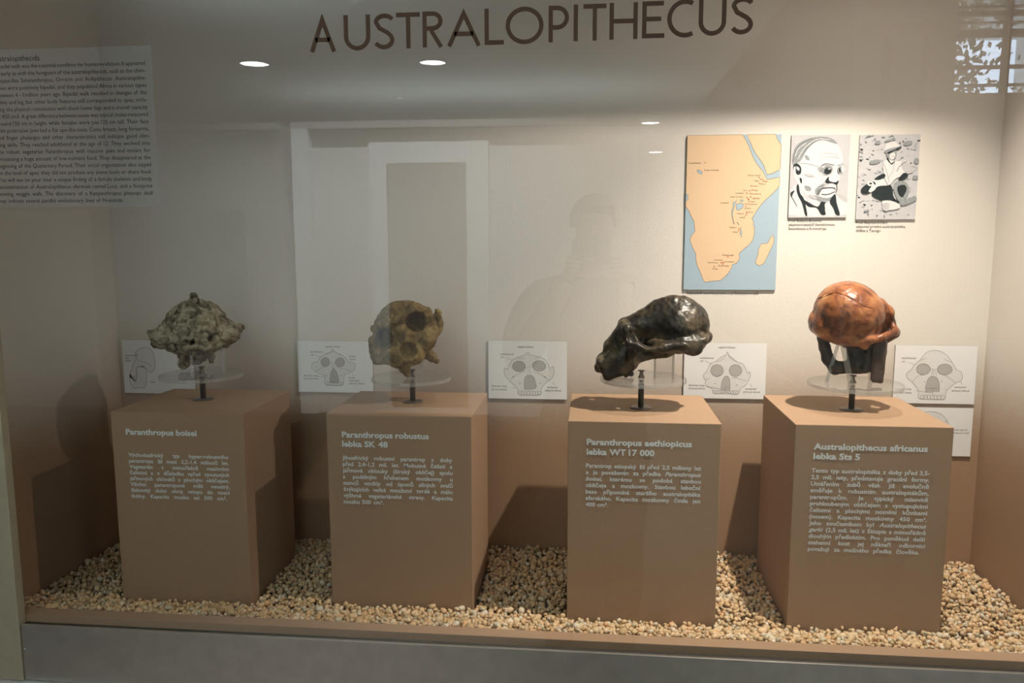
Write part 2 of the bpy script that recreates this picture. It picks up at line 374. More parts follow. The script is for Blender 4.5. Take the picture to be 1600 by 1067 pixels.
MAPT = [('Toros Menalla', 65, 219, 168, 213), ('Bahr el Ghazal', 176, 263, 166, 257), ('Střední Awash', 428, 297, 497, 305), ('Maka', 470, 330, 506, 316), ('Hadar', 519, 333, 519, 318), ('Bouri', 510, 349, 501, 341),
 ('Konso', 458, 361, 449, 356), ('Omo', 401, 387, 441, 385), ('Fejej', 466, 387, 457, 381), ('Lomekwi', 358, 403, 425, 400), ('Koobi Fora', 454, 409, 446, 402), ('West Turkana', 323, 426, 428, 426), ('Allia Bay', 460, 436, 449, 423),
 ('Lothagam', 265, 461, 436, 440), ('Kanapoi', 436, 455, 437, 434), ('Chemeron', 431, 471, 422, 464), ('Lukeino', 412, 496, 421, 480), ('Olduvai', 367, 528, 427, 523), ('Peninj', 435, 520, 427, 516), ('Laetoli', 383, 551, 421, 534),
 ('Malema', 325, 613, 382, 616), ('Uraha', 342, 641, 380, 628), ('Makapansgat', 284, 783, 317, 790), ('Drimolen', 234, 813, 283, 824), ('Swartkrans', 193, 829, 275, 826), ('Kromdraai', 298, 824, 292, 826), ('Sterkfontein', 258, 849, 286, 835), ('Taung', 220, 868, 233, 850)]
CAP = {'map': ['Naleziště australopitéku a příbuzných rodů'],
       'p1': ['Prof. Robert Broome', 'objevitel nalezišť Sterkfontein,', 'Swartkrans a Kromdraai.'],
       'p2': ['Prof. Raymond Dart', 'objevitel prvého australopitéka,', 'dítěte z Taungu.']}
LAB = ['sagitální hřeben', 'nadočnicový', 'val', 'žlabovitý vstup', 'do nosní dutiny', 'vystupující', 'jařmový oblouk', 'široký', 'široké', 'lícnice', 'místo úponů', 'žvýkacích svalů', 'týlní', 'hrana', 'vyčnívající', 'čelo', 'čelist', 'Homo habilis', 'Homo rudolfensis']
BT, BB, BE, BC, BL = 0.034, 0.021, 0.0, 0.0, 0.004
for p in PL.values(): want_lines(p['t'], BT); want_lines(p['b'], BB)
want_lines(ENG + ['Australopithecids'], BE)
for a in CAP.values(): want_lines(a, BC)
for a in MAPT: want_lines([a[0]], BC)
want_lines(LAB, BL)
convert_words()

# ------------------------------------------------------------------ the showcase shell (setting)
XL, XR, YB = -0.908, 1.024, 0.501
TOP = 2.0
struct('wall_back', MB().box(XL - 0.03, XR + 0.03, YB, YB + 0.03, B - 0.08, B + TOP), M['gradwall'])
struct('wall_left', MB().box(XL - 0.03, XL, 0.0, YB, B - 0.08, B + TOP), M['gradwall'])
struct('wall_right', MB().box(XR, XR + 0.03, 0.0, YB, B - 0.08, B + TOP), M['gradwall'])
struct('floor_showcase', MB().box(XL, XR, 0.0, YB, B - 0.08, B - 0.05), M['tan'])
lid = MB()
lid.box(XL, XR, 0.224, YB, B + 1.25, B + 1.262)
struct('ceiling_showcase', lid, M['tint'])
struct('ceiling_lampbox', MB().box(XL - 0.03, XR + 0.03, -0.004, YB + 0.03, B + TOP, B + TOP + 0.02), M['tint'])
struct('trim_1', MB().box(-0.8085, 1.03, -0.004, 0.002, B - 0.104, B + 0.0), M['steel'], bevel=0.0006)      # steel rail under the glass
for sx, sz in ((-0.8045, -0.046), (0.068, -0.062), (0.94, -0.062)):
    s = MB().lathe([(0.0, 0), (0.0028, 0.0), (0.0024, 0.0012), (0.0008, 0.0019)], n=16)
    s.v = [(x, -z, y) for x, y, z in s.v]
    o = s.build('screw', M['screw'], bpy.data.objects['trim_1'], smooth=True, loc=(sx, -0.004, B + sz))
struct('trim_2', MB().box(-1.02, -0.8105, -0.006, 0.012, B - 0.1045, B + 1.085), M['post'], bevel=0.0008)     # left post
struct('trim_3', MB().box(XL, XR, 0.013, 0.040, B - 0.05, B + 0.012), M['tan'], bevel=0.001)               # kerb holding the gravel
struct('trim_4', MB().box(-0.81, 1.03, 0.002, 0.013, B - 0.06, B - 0.002), M['rubber'])                    # glazing channel
struct('trim_5', MB().box(-1.02, 1.20, -0.006, 0.008, B + 1.085, B + 1.5), M['steel'])                     # fascia over the glass
struct('trim_6', MB().box(1.03, 1.20, -0.006, 0.012, B - 0.104, B + 1.085), M['post'])                       # right post
struct('wall_plinth_front', MB().box(-1.02, 1.20, -0.016, 0.05, 0.0, B - 0.106), M['laminate'], bevel=0.001)
gl = MB().box(-0.81, 1.03, 0.0025, 0.0065, B - 0.01, B + 1.087)
gl.mi = [1, 1, 0, 1, 1, 1]
o = gl.build('window_1', [M['glass'], M['glass_in']]); tag(o, kind='structure')

# ------------------------------------------------------------------ plinths with their texts
PLAB = {1: 'tan display plinth headed Paranthropus boisei, under the pale crested skull', 2: 'tan display plinth headed Paranthropus robustus, under the ochre skull',
        3: 'tan display plinth headed Paranthropus aethiopicus, under the black skull', 4: 'tan display plinth headed Australopithecus africanus, under the amber-brown skull'}
PTOP = 0.3514
for i, p in PL.items():
    (x0, x1), (y0, y1) = p['x'], p['y']
    t = thing('plinth', ((x0 + x1) / 2, (y0 + y1) / 2, B - 0.05), PLAB[i], 'plinth', 'display plinths in the gravel')
    ox, oy, oz = t.location
    MB().box(x0 - ox, x1 - ox, y0 - oy, y1 - oy, 0, PTOP + 0.05).build('block', M['tan'], t, bevel=0.0012)
    mb = MB()
    for ln, tw, tz in zip(p['t'], p['tw'], p['tz']):
        size = 0.0155
        lay(mb, ln, p['tx'] - ox, tz + B - oz, size, y0 - 0.0006 - oy, BT, sx=tw / natural(ln, size, BT))
    tag(mb.build('title_text', M['lettering'], t), 'bold white heading')
    mb = MB(); n = len(p['b']); size = (p['bz'][0] - p['bz'][1]) / (n - 1) * 0.90
    W = p['bx'][1] - p['bx'][0]
    sx = min(W / natural(ln, size, BB, 0.2) for ln in p['b'])
    sx = min(sx, 1.06)
    for k, ln in enumerate(p['b']):
        z = p['bz'][0] + (p['bz'][1] - p['bz'][0]) * k / (n - 1)
        lw = W * (p['last'] if k == n - 1 else 1.0)
        lay(mb, ln, p['bx'][0] - ox, z + B - oz, size, y0 - 0.0006 - oy, BB, width=lw, sx=sx)
    tag(mb.build('body_text', M['lettering'], t), 'white paragraph in Czech')

# ------------------------------------------------------------------ flat print helpers (a board on a wall that faces -Y)
class Board:
    """maps print coordinates (u to the right, v down) to a rectangle on a plane facing -Y; layers lie 0.12 mm apart"""
    def __init__(s, x0, x1, z0, z1, y, u0, u1, v0, v1, skew=0.0, org=(0, 0, 0), layer=0.00006):
        s.__dict__.update(locals())
    def p(s, u, v, k=0):
        t = (v - s.v0) / (s.v1 - s.v0); uu = u - s.skew * t
        return (s.x0 + (s.x1 - s.x0) * (uu - s.u0) / (s.u1 - s.u0) - s.org[0], s.y - s.layer * (k + 1) - s.org[1], s.z1 - (s.z1 - s.z0) * t - s.org[2])
    def clip(s, u, v):
        t = (v - s.v0) / (s.v1 - s.v0)
        return (min(max(u, s.u0 + s.skew * t), s.u1 + s.skew * t), min(max(v, s.v0), s.v1))
    def poly(s, mb, pts, k=0, mi=0): mb.poly([s.p(*s.clip(*q), k) for q in pts][::-1], mi)
    def line(s, mb, pts, wd, k=0, mi=0, closed=False):
        pts = [Vector(s.p(*q, k)) for q in pts]
        if closed: pts = pts + [pts[0]]
        L, Rr = [], []
        for i, q in enumerate(pts):
            a = pts[max(i - 1, 0)]; b = pts[min(i + 1, len(pts) - 1)]
            if closed and i in (0, len(pts) - 1): a, b = pts[-2], pts[1]
            d = (b - a); d = d.normalized() if d.length > 0 else Vector((1, 0, 0))
            nn = Vector((-d.z, 0, d.x)) * wd / 2
            L.append(q + nn); Rr.append(q - nn)
        n = len(pts)
        mb.add(L + Rr, [(i, i + n, i + n + 1, i + 1) for i in range(n - 1)], mi)

def smooth_line(pts, n=6, closed=False):
    """Catmull-Rom through the points"""
    P = [Vector((*q, 0)) for q in pts]; out = []; m = len(P)
    for i in range(m if closed else m - 1):
        a = P[(i - 1) % m] if closed or i > 0 else P[0]; b = P[i]; c = P[(i + 1) % m]; d = P[(i + 2) % m] if closed or i + 2 < m else P[-1]
        for k in range(n):
            t = k / n
            q = 0.5 * ((2 * b) + (c - a) * t + (2 * a - 5 * b + 4 * c - d) * t * t + (3 * b - a - 3 * c + d) * t ** 3)
            out.append((q.x, q.y))
    if not closed: out.append((P[-1].x, P[-1].y))
    return out

def ell(cx, cy, rx, ry, n=20, rot=0.0):
    c, s = math.cos(rot), math.sin(rot)
    return [(cx + rx * math.cos(a) * c - ry * math.sin(a) * s, cy + rx * math.cos(a) * s + ry * math.sin(a) * c) for a in [2 * math.pi * k / n for k in range(n)]]

TH = 0.0042                                                    # boards stand this far proud of the wall
def board_thing(name, x0, x1, z0, z1, label, cat, group, face, th=TH):
    t = thing(name, ((x0 + x1) / 2, YB, B + z0), label, cat, group)
    ox, oy, oz = t.location
    mb = MB().box(x0 - ox, x1 - ox, YB - th - oy, YB - oy, B + z0 - oz, B + z1 - oz)
    mb.mi = [1, 1, 0, 1, 1, 1]
    mb.build('panel', [M[face], M['edge']], t)
    return t, (ox, oy, oz)

# ------------------------------------------------------------------ drawing cards
INKS = ['ink2', 'wash', 'bone', 'ink']
def card(x0, x1, z0, z1, u0, u1, v0, v1, label, draw, skew=0.0):
    t, org = board_thing('drawing_card', x0, x1, z0, z1, label, 'card', 'skull drawing cards on the back wall', 'card')
    bd = Board(x0, x1, B + z0, B + z1, YB - TH, u0, u1, v0, v1, skew, org)
    mb = MB(); tx = t
    draw(bd, mb, tx)
    mb.build('drawing', [M[k] for k in INKS], t)

def label_text(bd, tx, s, u, v, align='L', size=0.0058, k=2):
    x, y, z = bd.p(u, v, k)
    q = MB(); lay(q, s, x, z, size, y, BL, align=align); q.build('caption_text', M['ink2'], tx)

def face(bd, mb, o, lw=0.0006):
    """front view of a skull: outline, orbits, nose, cheek lines, teeth"""
    ol = smooth_line(o['outline'], 4, closed=True)
    bd.poly(mb, ol, 0, 2); bd.line(mb, ol, lw, 3, 0, closed=True)
    for e in o['orbits']:
        q = ell(*e); bd.poly(mb, q, 1, 1); bd.line(mb, q, lw * 1.3, 3, 0, closed=True)
    n = smooth_line(o['nose'], 4)
    bd.poly(mb, n, 1, 1); bd.line(mb, n, lw * 1.2, 3, 0)
    for ln in o['lines']: bd.line(mb, smooth_line(ln, 4), lw * 0.8, 3, 0)
    for d in o['dots']: bd.poly(mb, ell(*d, 8, 8, 10), 3, 0)
    tx0, tx1, ty0, ty1, nt = o['teeth']
    bd.poly(mb, [(tx0, ty0), (tx1, ty0), (tx1 - 8, ty1), (tx0 + 8, ty1)], 2, 2)
    for k in range(nt):
        a = tx0 + (tx1 - tx0) * k / nt; b = tx0 + (tx1 - tx0) * (k + 1) / nt
        bd.line(mb, smooth_line([(a, ty0), (a + 2, ty1 - 15), ((a + b) / 2, ty1), (b - 2, ty1 - 15), (b, ty0), ((a + b) / 2, ty0 - 10)], 3, True), lw * 0.8, 4, 0, closed=True)

def draw3(bd, mb, tx):
    face(bd, mb, dict(outline=[(680, 280), (720, 320), (850, 350), (950, 400), (1010, 510), (1030, 515), (1060, 490), (1078, 560), (1060, 650), (1000, 710), (930, 770), (885, 840), (885, 900), (830, 940), (700, 940), (570, 940), (530, 900), (520, 840), (470, 780), (400, 720), (335, 640), (322, 540), (350, 530), (370, 550), (400, 470), (450, 400), (530, 360), (640, 320)],
        orbits=[(545, 500, 97, 80), (850, 488, 100, 78, 20, 0.1)], nose=[(628, 850), (625, 720), (650, 650), (705, 632), (765, 655), (790, 720), (795, 830), (628, 850)],
        lines=[[(650, 580), (560, 600), (480, 650), (410, 710)], [(760, 570), (850, 600), (930, 655), (1000, 710)], [(670, 520), (695, 490), (725, 520)], [(695, 545), (675, 630)], [(705, 545), (735, 630)], [(530, 375), (620, 380)], [(780, 380), (840, 355)],
               [(350, 365), (440, 405)], [(415, 825), (510, 832)], [(1060, 735), (1085, 780)], [(470, 650), (440, 660)], [(930, 660), (960, 650)]],
        dots=[(562, 760), (865, 755), (462, 660), (940, 655)], teeth=(540, 880, 885, 935, 8)))
    label_text(bd, tx, 'sagitální hřeben', 525, 215); label_text(bd, tx, 'nadočnicový', 265, 328); label_text(bd, tx, 'val', 268, 375)
    label_text(bd, tx, 'žlabovitý vstup', 125, 815); label_text(bd, tx, 'do nosní dutiny', 125, 868); label_text(bd, tx, 'vystupující', 970, 822); label_text(bd, tx, 'jařmový oblouk', 940, 872)

def draw4(bd, mb, tx):
    face(bd, mb, dict(outline=[(787, 235), (800, 285), (870, 340), (945, 400), (1030, 430), (1085, 520), (1115, 580), (1140, 545), (1152, 610), (1135, 670), (1085, 760), (1000, 820), (975, 890), (930, 915), (830, 905), (760, 880), (690, 900), (590, 910), (555, 880), (540, 830), (440, 760), (440, 700), (402, 640), (425, 580), (460, 540), (500, 450), (540, 415), (600, 390), (700, 315), (760, 285)],
        orbits=[(620, 540, 102, 95), (915, 535, 100, 95)], nose=[(690, 855), (690, 760), (715, 680), (750, 632), (795, 632), (825, 700), (830, 800), (828, 850)],
        lines=[[(610, 395), (700, 370), (760, 290)], [(800, 290), (830, 340), (930, 395)], [(500, 660), (450, 690)], [(920, 640), (1000, 675), (1090, 700)], [(757, 760), (757, 870)], [(425, 385), (540, 440)], [(440, 795), (690, 835)], [(1155, 750), (1180, 795)], [(600, 650), (690, 600)], [(850, 650), (930, 650)]],
        dots=[(590, 745), (940, 765)], teeth=(565, 965, 865, 910, 10)))
    label_text(bd, tx, 'sagitální hřeben', 640, 185); label_text(bd, tx, 'nadočnicový', 345, 355); label_text(bd, tx, 'val', 350, 402)
    label_text(bd, tx, 'žlabovitý vstup', 165, 792); label_text(bd, tx, 'do nosní dutiny', 165, 842); label_text(bd, tx, 'vystupující', 1070, 835); label_text(bd, tx, 'jařmový oblouk', 1040, 885)

def draw2(bd, mb, tx):
    face(bd, mb, dict(outline=[(685, 240), (725, 290), (830, 340), (900, 390), (940, 440), (1020, 460), (1048, 510), (1020, 590), (960, 620), (870, 660), (860, 740), (840, 830), (700, 835), (570, 830), (545, 770), (550, 700), (500, 660), (400, 615), (340, 560), (332, 510), (370, 460), (430, 450), (470, 385), (550, 330), (640, 290)],
        orbits=[(560, 455, 70, 75, 20, 0.3), (800, 455, 75, 75)], nose=[(635, 780), (640, 660), (665, 590), (692, 560), (725, 585), (760, 660), (772, 780), (635, 785)],
        lines=[[(620, 510), (500, 550), (400, 610)], [(730, 520), (830, 560), (930, 580), (980, 615)], [(660, 450), (675, 520), (690, 560)], [(715, 450), (700, 520), (695, 560)], [(560, 330), (640, 300), (690, 280), (740, 300), (830, 345)], [(390, 340), (480, 375)], [(440, 690), (540, 695)], [(1000, 630), (1020, 670)]],
        dots=[(572, 668), (818, 668)], teeth=(570, 840, 785, 830, 8)))
    label_text(bd, tx, 'sagitální hřeben', 560, 215); label_text(bd, tx, 'nadočnicový', 320, 302); label_text(bd, tx, 'val', 325, 352)
    label_text(bd, tx, 'široké', 955, 368); label_text(bd, tx, 'lícnice', 955, 415)
    label_text(bd, tx, 'žlabovitý vstup', 205, 690); label_text(bd, tx, 'do nosní dutiny', 205, 738); label_text(bd, tx, 'široký', 940, 715); label_text(bd, tx, 'vystupující', 945, 760); label_text(bd, tx, 'jařmový oblouk', 945, 808)

def draw5(bd, mb, tx):
    k = 1.75
    S = lambda L: [(a * k, b * k) for a, b in L]
    face(bd, mb, dict(outline=S([(425, 92), (470, 100), (530, 140), (578, 205), (620, 270), (650, 280), (668, 325), (655, 365), (610, 385), (560, 430), (528, 465), (522, 520), (500, 540), (400, 540), (300, 535), (280, 515), (280, 460), (250, 415), (220, 380), (180, 350), (170, 315), (190, 282), (210, 275), (240, 225), (290, 180), (330, 125), (380, 98)]),
        orbits=[(320 * k, 264 * k, 62 * k, 50 * k), (510 * k, 264 * k, 66 * k, 50 * k)], nose=S([(345, 475), (345, 420), (365, 350), (405, 328), (445, 345), (465, 400), (465, 470)]),
        lines=[S(q) for q in ([(385, 260), (410, 265), (440, 260)], [(403, 270), (390, 330)], [(430, 270), (437, 330)], [(412, 270), (412, 325)], [(330, 315), (270, 330), (225, 380)], [(510, 315), (560, 345), (612, 385)], [(285, 185), (340, 165)], [(500, 170), (570, 200)], [(350, 435), (405, 437), (462, 432)], [(407, 437), (407, 505)], [(180, 200), (240, 222)], [(250, 460), (410, 482)], [(655, 375), (668, 400)])],
        dots=[(335 * k, 380 * k), (484 * k, 372 * k)], teeth=(300 * k, 510 * k, 505 * k, 540 * k, 7)))
    label_text(bd, tx, 'nadočnicový', 125 * k, 172 * k); label_text(bd, tx, 'val', 127 * k, 203 * k); label_text(bd, tx, 'žlabovitý vstup', 66 * k, 455 * k); label_text(bd, tx, 'do nosní dutiny', 66 * k, 488 * k)
    label_text(bd, tx, 'vystupující', 598 * k, 430 * k); label_text(bd, tx, 'jařmový oblouk', 575 * k, 464 * k)

def draw1(bd, mb, tx):
    cr = smooth_line([(370, 340), (400, 300), (480, 260), (600, 230), (720, 250), (800, 330), (825, 430), (820, 540), (760, 600), (715, 620), (650, 575), (560, 530), (470, 520), (390, 550), (385, 640), (390, 720), (350, 760), (290, 720), (240, 700), (240, 640), (290, 570), (330, 480), (375, 410)], 4, True)
    bd.poly(mb, cr, 0, 2); bd.line(mb, cr, 0.0008, 3, 0, closed=True)
    jaw = smooth_line([(240, 640), (230, 740), (270, 830), (340, 870), (450, 855), (550, 860), (600, 810), (625, 700), (620, 590), (560, 540), (480, 530), (410, 560), (400, 650), (380, 740), (300, 710)], 4, True)
    bd.poly(mb, jaw, 0, 2); bd.line(mb, jaw, 0.0007, 3, 0, closed=True)
    bd.line(mb, smooth_line([(420, 330), (415, 420), (470, 445), (560, 460), (660, 480), (740, 530)], 4), 0.0008, 3, 0)
    bd.poly(mb, ell(540, 530, 45, 16), 2, 1)
    for k in range(5): bd.line(mb, [(255 + 25 * k, 670), (260 + 25 * k, 715)], 0.0005, 3, 0)
    bd.line(mb, [(285, 400), (335, 440)], 0.0004, 3, 0)
    label_text(bd, tx, 'místo úponů', 150, 370); label_text(bd, tx, 'týlní', 150, 410); label_text(bd, tx, 'hrana', 150, 450); label_text(bd, tx, 'čelist', 700, 775)

def draw6(bd, mb, tx):
    cr = smooth_line([(300, 760), (280, 690), (330, 640), (400, 628), (470, 640), (520, 680), (543, 720), (540, 760), (500, 800), (420, 830), (340, 810)], 5, True)
    bd.poly(mb, cr, 0, 2); bd.line(mb, cr, 0.0006, 3, 0, closed=True)
    bd.line(mb, smooth_line([(540, 705), (520, 720), (515, 740)], 4), 0.0005, 3, 0)
    bd.line(mb, smooth_line([(420, 830), (450, 860), (520, 900), (500, 950), (400, 960)], 5), 0.0006, 3, 0)
    label_text(bd, tx, 'místo úponů', 585, 793); label_text(bd, tx, 'žvýkacích svalů', 580, 820)

card(-0.897, -0.722, 0.320, 0.447, 75, 1800, 115, 940, 'drawing card of a skull in side view, behind the pale crested skull', lambda bd, mb, tx: draw1(Board(-0.897, -0.722 + 0.0, B + 0.320, B + 0.447, YB - TH, 75, 1700, 115, 940, 30, bd.org), mb, tx))
card(-0.473, -0.297, 0.330, 0.449, 100, 1320, 110, 945, 'drawing card of a crested skull face, half hidden behind the ochre skull', draw2, 20)
card(-0.032, 0.144, 0.3225, 0.454, 80, 1272, 110, 995, 'drawing card of a skull face above the gap between the robustus and aethiopicus plinths', draw3)
card(0.399, 0.574, 0.331, 0.454, 98, 1410, 100, 985, 'drawing card of a skull face with tall crest, partly behind the black skull', draw4, -20)
card(0.840, 1.0065, 0.328, 0.453, 70 * 1.75, 800 * 1.75, 48 * 1.75, 578 * 1.75, 'drawing card of a round uncrested skull face, right of the amber-brown skull', draw5, -40)
card(0.840, 1.0065, 0.214, 0.3195, 68, 762, 592, 1022, 'lowest drawing card, mostly hidden behind the africanus plinth', draw6, -30)

# ------------------------------------------------------------------ map board
mx0, mx1, mz0, mz1 = 0.3935, 0.5865, 0.569, 0.8935
t, org = board_thing('map_board', mx0, mx1, mz0, mz1, 'tall map of southern and eastern Africa with peach land and blue sea', 'map', None, 'sea', 0.0045)
bd = Board(mx0, mx1, B + mz0, B + mz1, YB - 0.0045, 58, 627, 48, 995, -14, org)
mb = MB()
AF = [(40, 40), (392, 40), (410, 75), (430, 110), (437, 130), (455, 175), (475, 212), (490, 235), (512, 258), (530, 285), (540, 305), (548, 318), (585, 312), (640, 304), (640, 352), (612, 372), (590, 395), (565, 420), (540, 440), (515, 470), (498, 492), (480, 520), (470, 540), (460, 553), (470, 575), (468, 590), (475, 603), (478, 640), (470, 680), (455, 705), (440, 720), (410, 745), (385, 770), (390, 800), (375, 825), (345, 840), (342, 858), (335, 870), (318, 895), (300, 915), (270, 938), (230, 940), (205, 944), (175, 948), (160, 920), (148, 885), (130, 850), (120, 810), (118, 770), (100, 735), (85, 700), (82, 675), (95, 650), (112, 630), (108, 600), (105, 570), (90, 545), (75, 510), (40, 478)]
AR = [(418, 40), (590, 40), (600, 75), (628, 112), (640, 112), (640, 258), (600, 270), (575, 283), (545, 288), (530, 250), (520, 225), (495, 190), (475, 165), (455, 130), (445, 105)]
MG = [(590, 655), (598, 680), (595, 705), (575, 750), (560, 785), (540, 830), (510, 845), (488, 830), (490, 808), (500, 785), (505, 740), (520, 710), (560, 705), (575, 670)]
for q in (AF, AR, MG):
    bd.poly(mb, q, 0, 0); cl = [bd.clip(*a) for a in q]; bd.line(mb, cl, 0.0007, 2, 2, closed=True)
for q in ([(362, 465), (385, 460), (410, 468), (400, 490), (375, 505), (363, 495)], [(120, 255), (135, 258), (153, 272), (150, 283), (130, 278), (120, 266)], [(340, 460), (345, 480), (333, 510), (338, 545), (348, 585), (354, 590), (345, 560), (340, 520), (350, 480), (365, 440)], [(392, 605), (400, 640), (398, 670), (390, 650)], [(385, 440), (405, 440), (402, 452), (388, 448)], [(50, 400), (66, 402), (66, 436), (52, 450)]):
    bd.poly(mb, q, 1, 1); bd.line(mb, q, 0.0006, 3, 2, closed=True)
bd.line(mb, [(368, 576), (382, 592)], 0.0012, 3, 2)
for nm, u, v, tu, tv in MAPT:
    x, y, z = bd.p(u, v, 3); lay(mb, nm, x, z, 0.0046, y, BC, mi=2)
    bd.poly(mb, [(tu - 5, tv + 3), (tu + 5, tv + 3), (tu, tv - 6)], 3, 3)
mb.build('print', [M['land'], M['sea'], M['maptext'], M['red']], t)

# ------------------------------------------------------------------ portrait photographs (flat black-and-white prints)
PM = ['ph_blk', 'ph_mid', 'ph_skin', 'ph_lt']
def photo(x0, x1, z0, z1, u, v, skew, label, layers):
    t, org = board_thing('photo_board', x0, x1, z0, z1, label, 'photo', 'old photographs on the back wall', 'ph_bg')
    bd = Board(x0, x1, B + z0, B + z1, YB - TH, u[0], u[1], v[0], v[1], skew, org, layer=0.000012)
    mb = MB()
    nq = sum(1 for L0 in layers if L0[0] == 'q')
    for k, (kind, mi, a) in enumerate(layers):
        if kind == 'p': bd.poly(mb, smooth_line(a, 4, True), k, mi)
        elif kind == 'l': bd.line(mb, smooth_line(a[1], 4), a[0], k, mi)
        else: bd.poly(mb, a, k, mi)
    mb.build('print', [M[k] for k in PM], t)
LA = [('p', 2, [(110, 330), (140, 210), (250, 130), (400, 105), (520, 150), (580, 230), (600, 330), (575, 420), (570, 520), (540, 560), (535, 640), (525, 690), (440, 740), (330, 700), (230, 640), (150, 520), (112, 420)]),
 ('p', 2, [(90, 640), (160, 560), (250, 700), (400, 760), (540, 640), (640, 720), (640, 850), (80, 850)]),
 ('p', 3, [(530, 640), (600, 660), (655, 700), (640, 735), (570, 690)]),
 ('p', 1, [(105, 360), (108, 260), (150, 170), (260, 110), (400, 92), (500, 118), (545, 165), (480, 150), (400, 128), (330, 145), (270, 195), (225, 255), (190, 320), (150, 350)]),
 ('l', 2, (0.0012, [(130, 280), (170, 200), (240, 150)])), ('l', 2, (0.0012, [(160, 310), (210, 220), (300, 140), (400, 110)])), ('l', 2, (0.0010, [(250, 180), (340, 120), (470, 120)])), ('l', 0, (0.0008, [(110, 330), (135, 230), (190, 160), (300, 112)])), ('l', 0, (0.0007, [(200, 290), (250, 200), (330, 140), (390, 118)])),
 ('p', 1, [(225, 270), (260, 280), (275, 320), (240, 310)]),
 ('p', 0, [(112, 375), (150, 348), (190, 385), (192, 440), (165, 475), (128, 455)]), ('p', 2, [(148, 378), (175, 395), (172, 420), (150, 405)]), ('p', 2, [(120, 390), (138, 380), (140, 440), (165, 462), (190, 450), (185, 475), (150, 478), (122, 440)]), ('p', 0, [(178, 490), (200, 500), (200, 545), (185, 530)]),
 ('p', 1, [(378, 378), (430, 352), (500, 362), (525, 374), (470, 372), (410, 378)]), ('l', 0, (0.0009, [(395, 370), (440, 354), (510, 366)])), ('p', 1, [(540, 374), (575, 362), (604, 354), (600, 366), (575, 376)]),
 ('p', 1, [(360, 395), (400, 385), (415, 440), (370, 430)]), ('q', 1, ell(450, 420, 56, 44, 20, -0.5)), ('q', 0, ell(455, 425, 38, 32, 20, -0.5)), ('q', 1, ell(575, 420, 28, 40)), ('q', 0, ell(565, 425, 16, 32)), ('q', 3, ell(470, 405, 14, 8)), ('q', 2, ell(600, 410, 12, 26)),
 ('l', 3, (0.0014, ell(440, 418, 72, 52, 20, -0.25) + [ell(440, 418, 72, 52, 20, -0.25)[0]])), ('l', 3, (0.0013, ell(602, 412, 44, 48, 20, 0.4) + [ell(602, 412, 44, 48, 20, 0.4)[0]])), ('l', 1, (0.0008, [(170, 345), (260, 355), (370, 385)])),
 ('p', 3, [(395, 560), (430, 525), (470, 545), (440, 580), (410, 590)]), ('p', 0, [(430, 525), (465, 480), (468, 515), (490, 530), (535, 535), (565, 515), (548, 560), (500, 545), (450, 548)]), ('l', 0, (0.0016, [(540, 540), (548, 600), (535, 640)])),
 ('p', 1, [(330, 610), (375, 565), (430, 550), (405, 600), (370, 650), (345, 660)]), ('l', 0, (0.0018, [(365, 655), (385, 610), (410, 595), (470, 588), (520, 592), (532, 610)])), ('l', 0, (0.0016, [(395, 650), (450, 655), (500, 640), (528, 625)])), ('l', 0, (0.0010, [(370, 600), (355, 640), (372, 660)])),
 ('p', 1, [(300, 665), (360, 668), (440, 690), (520, 672), (500, 715), (440, 735), (370, 715)]), ('p', 1, [(230, 565), (285, 580), (290, 615), (245, 610)]), ('p', 3, [(220, 450), (300, 460), (330, 480), (260, 480)]), ('p', 3, [(280, 650), (340, 680), (330, 700), (270, 670)]),
 ('l', 3, (0.0006, [(380, 270), (450, 250), (560, 275)])), ('l', 3, (0.0006, [(400, 300), (480, 285), (570, 300)])),
 ('p', 0, [(200, 690), (250, 720), (355, 775), (395, 725), (445, 735), (460, 755), (432, 800), (440, 850), (395, 850), (350, 785), (265, 770)]), ('p', 2, [(300, 705), (380, 735), (350, 770), (250, 710)]), ('p', 2, [(432, 745), (480, 720), (470, 760), (440, 800)]),
 ('p', 0, [(148, 575), (168, 555), (185, 640), (225, 700), (258, 850), (236, 850), (205, 740), (160, 650)]), ('p', 0, [(478, 722), (530, 650), (548, 740), (580, 850), (540, 850), (515, 790)]), ('p', 0, [(90, 635), (130, 612), (115, 645), (98, 680)]), ('l', 0, (0.0010, [(100, 670), (140, 740), (155, 770)]))]
photo(0.607, 0.7255, 0.7215, 0.891, (97, 675), (75, 880), -28, 'black and white portrait photo of an elderly man in round glasses', LA)
rr = random.Random(3); LB = []
for k in range(150):
    u, v = rr.uniform(770, 1350), rr.uniform(80, 860); sx, sy = rr.uniform(4, 22), rr.uniform(2, 7)
    u -= 30 * (v - 75) / 800
    LB.append(('q', rr.choice((0, 1, 1, 3, 3)), ell(u, v, sx, sy, 7, rr.uniform(-.6, .6))))
for u, v, a, b in ((945, 150, 30, 18), (1235, 160, 45, 22), (920, 335, 55, 20), (1320, 330, 25, 30), (1310, 490, 30, 20), (840, 810, 30, 10), (860, 85, 30, 7), (1060, 130, 60, 10)):
    LB.append(('q', 1, ell(u, v, a, b, 12, -.2)))
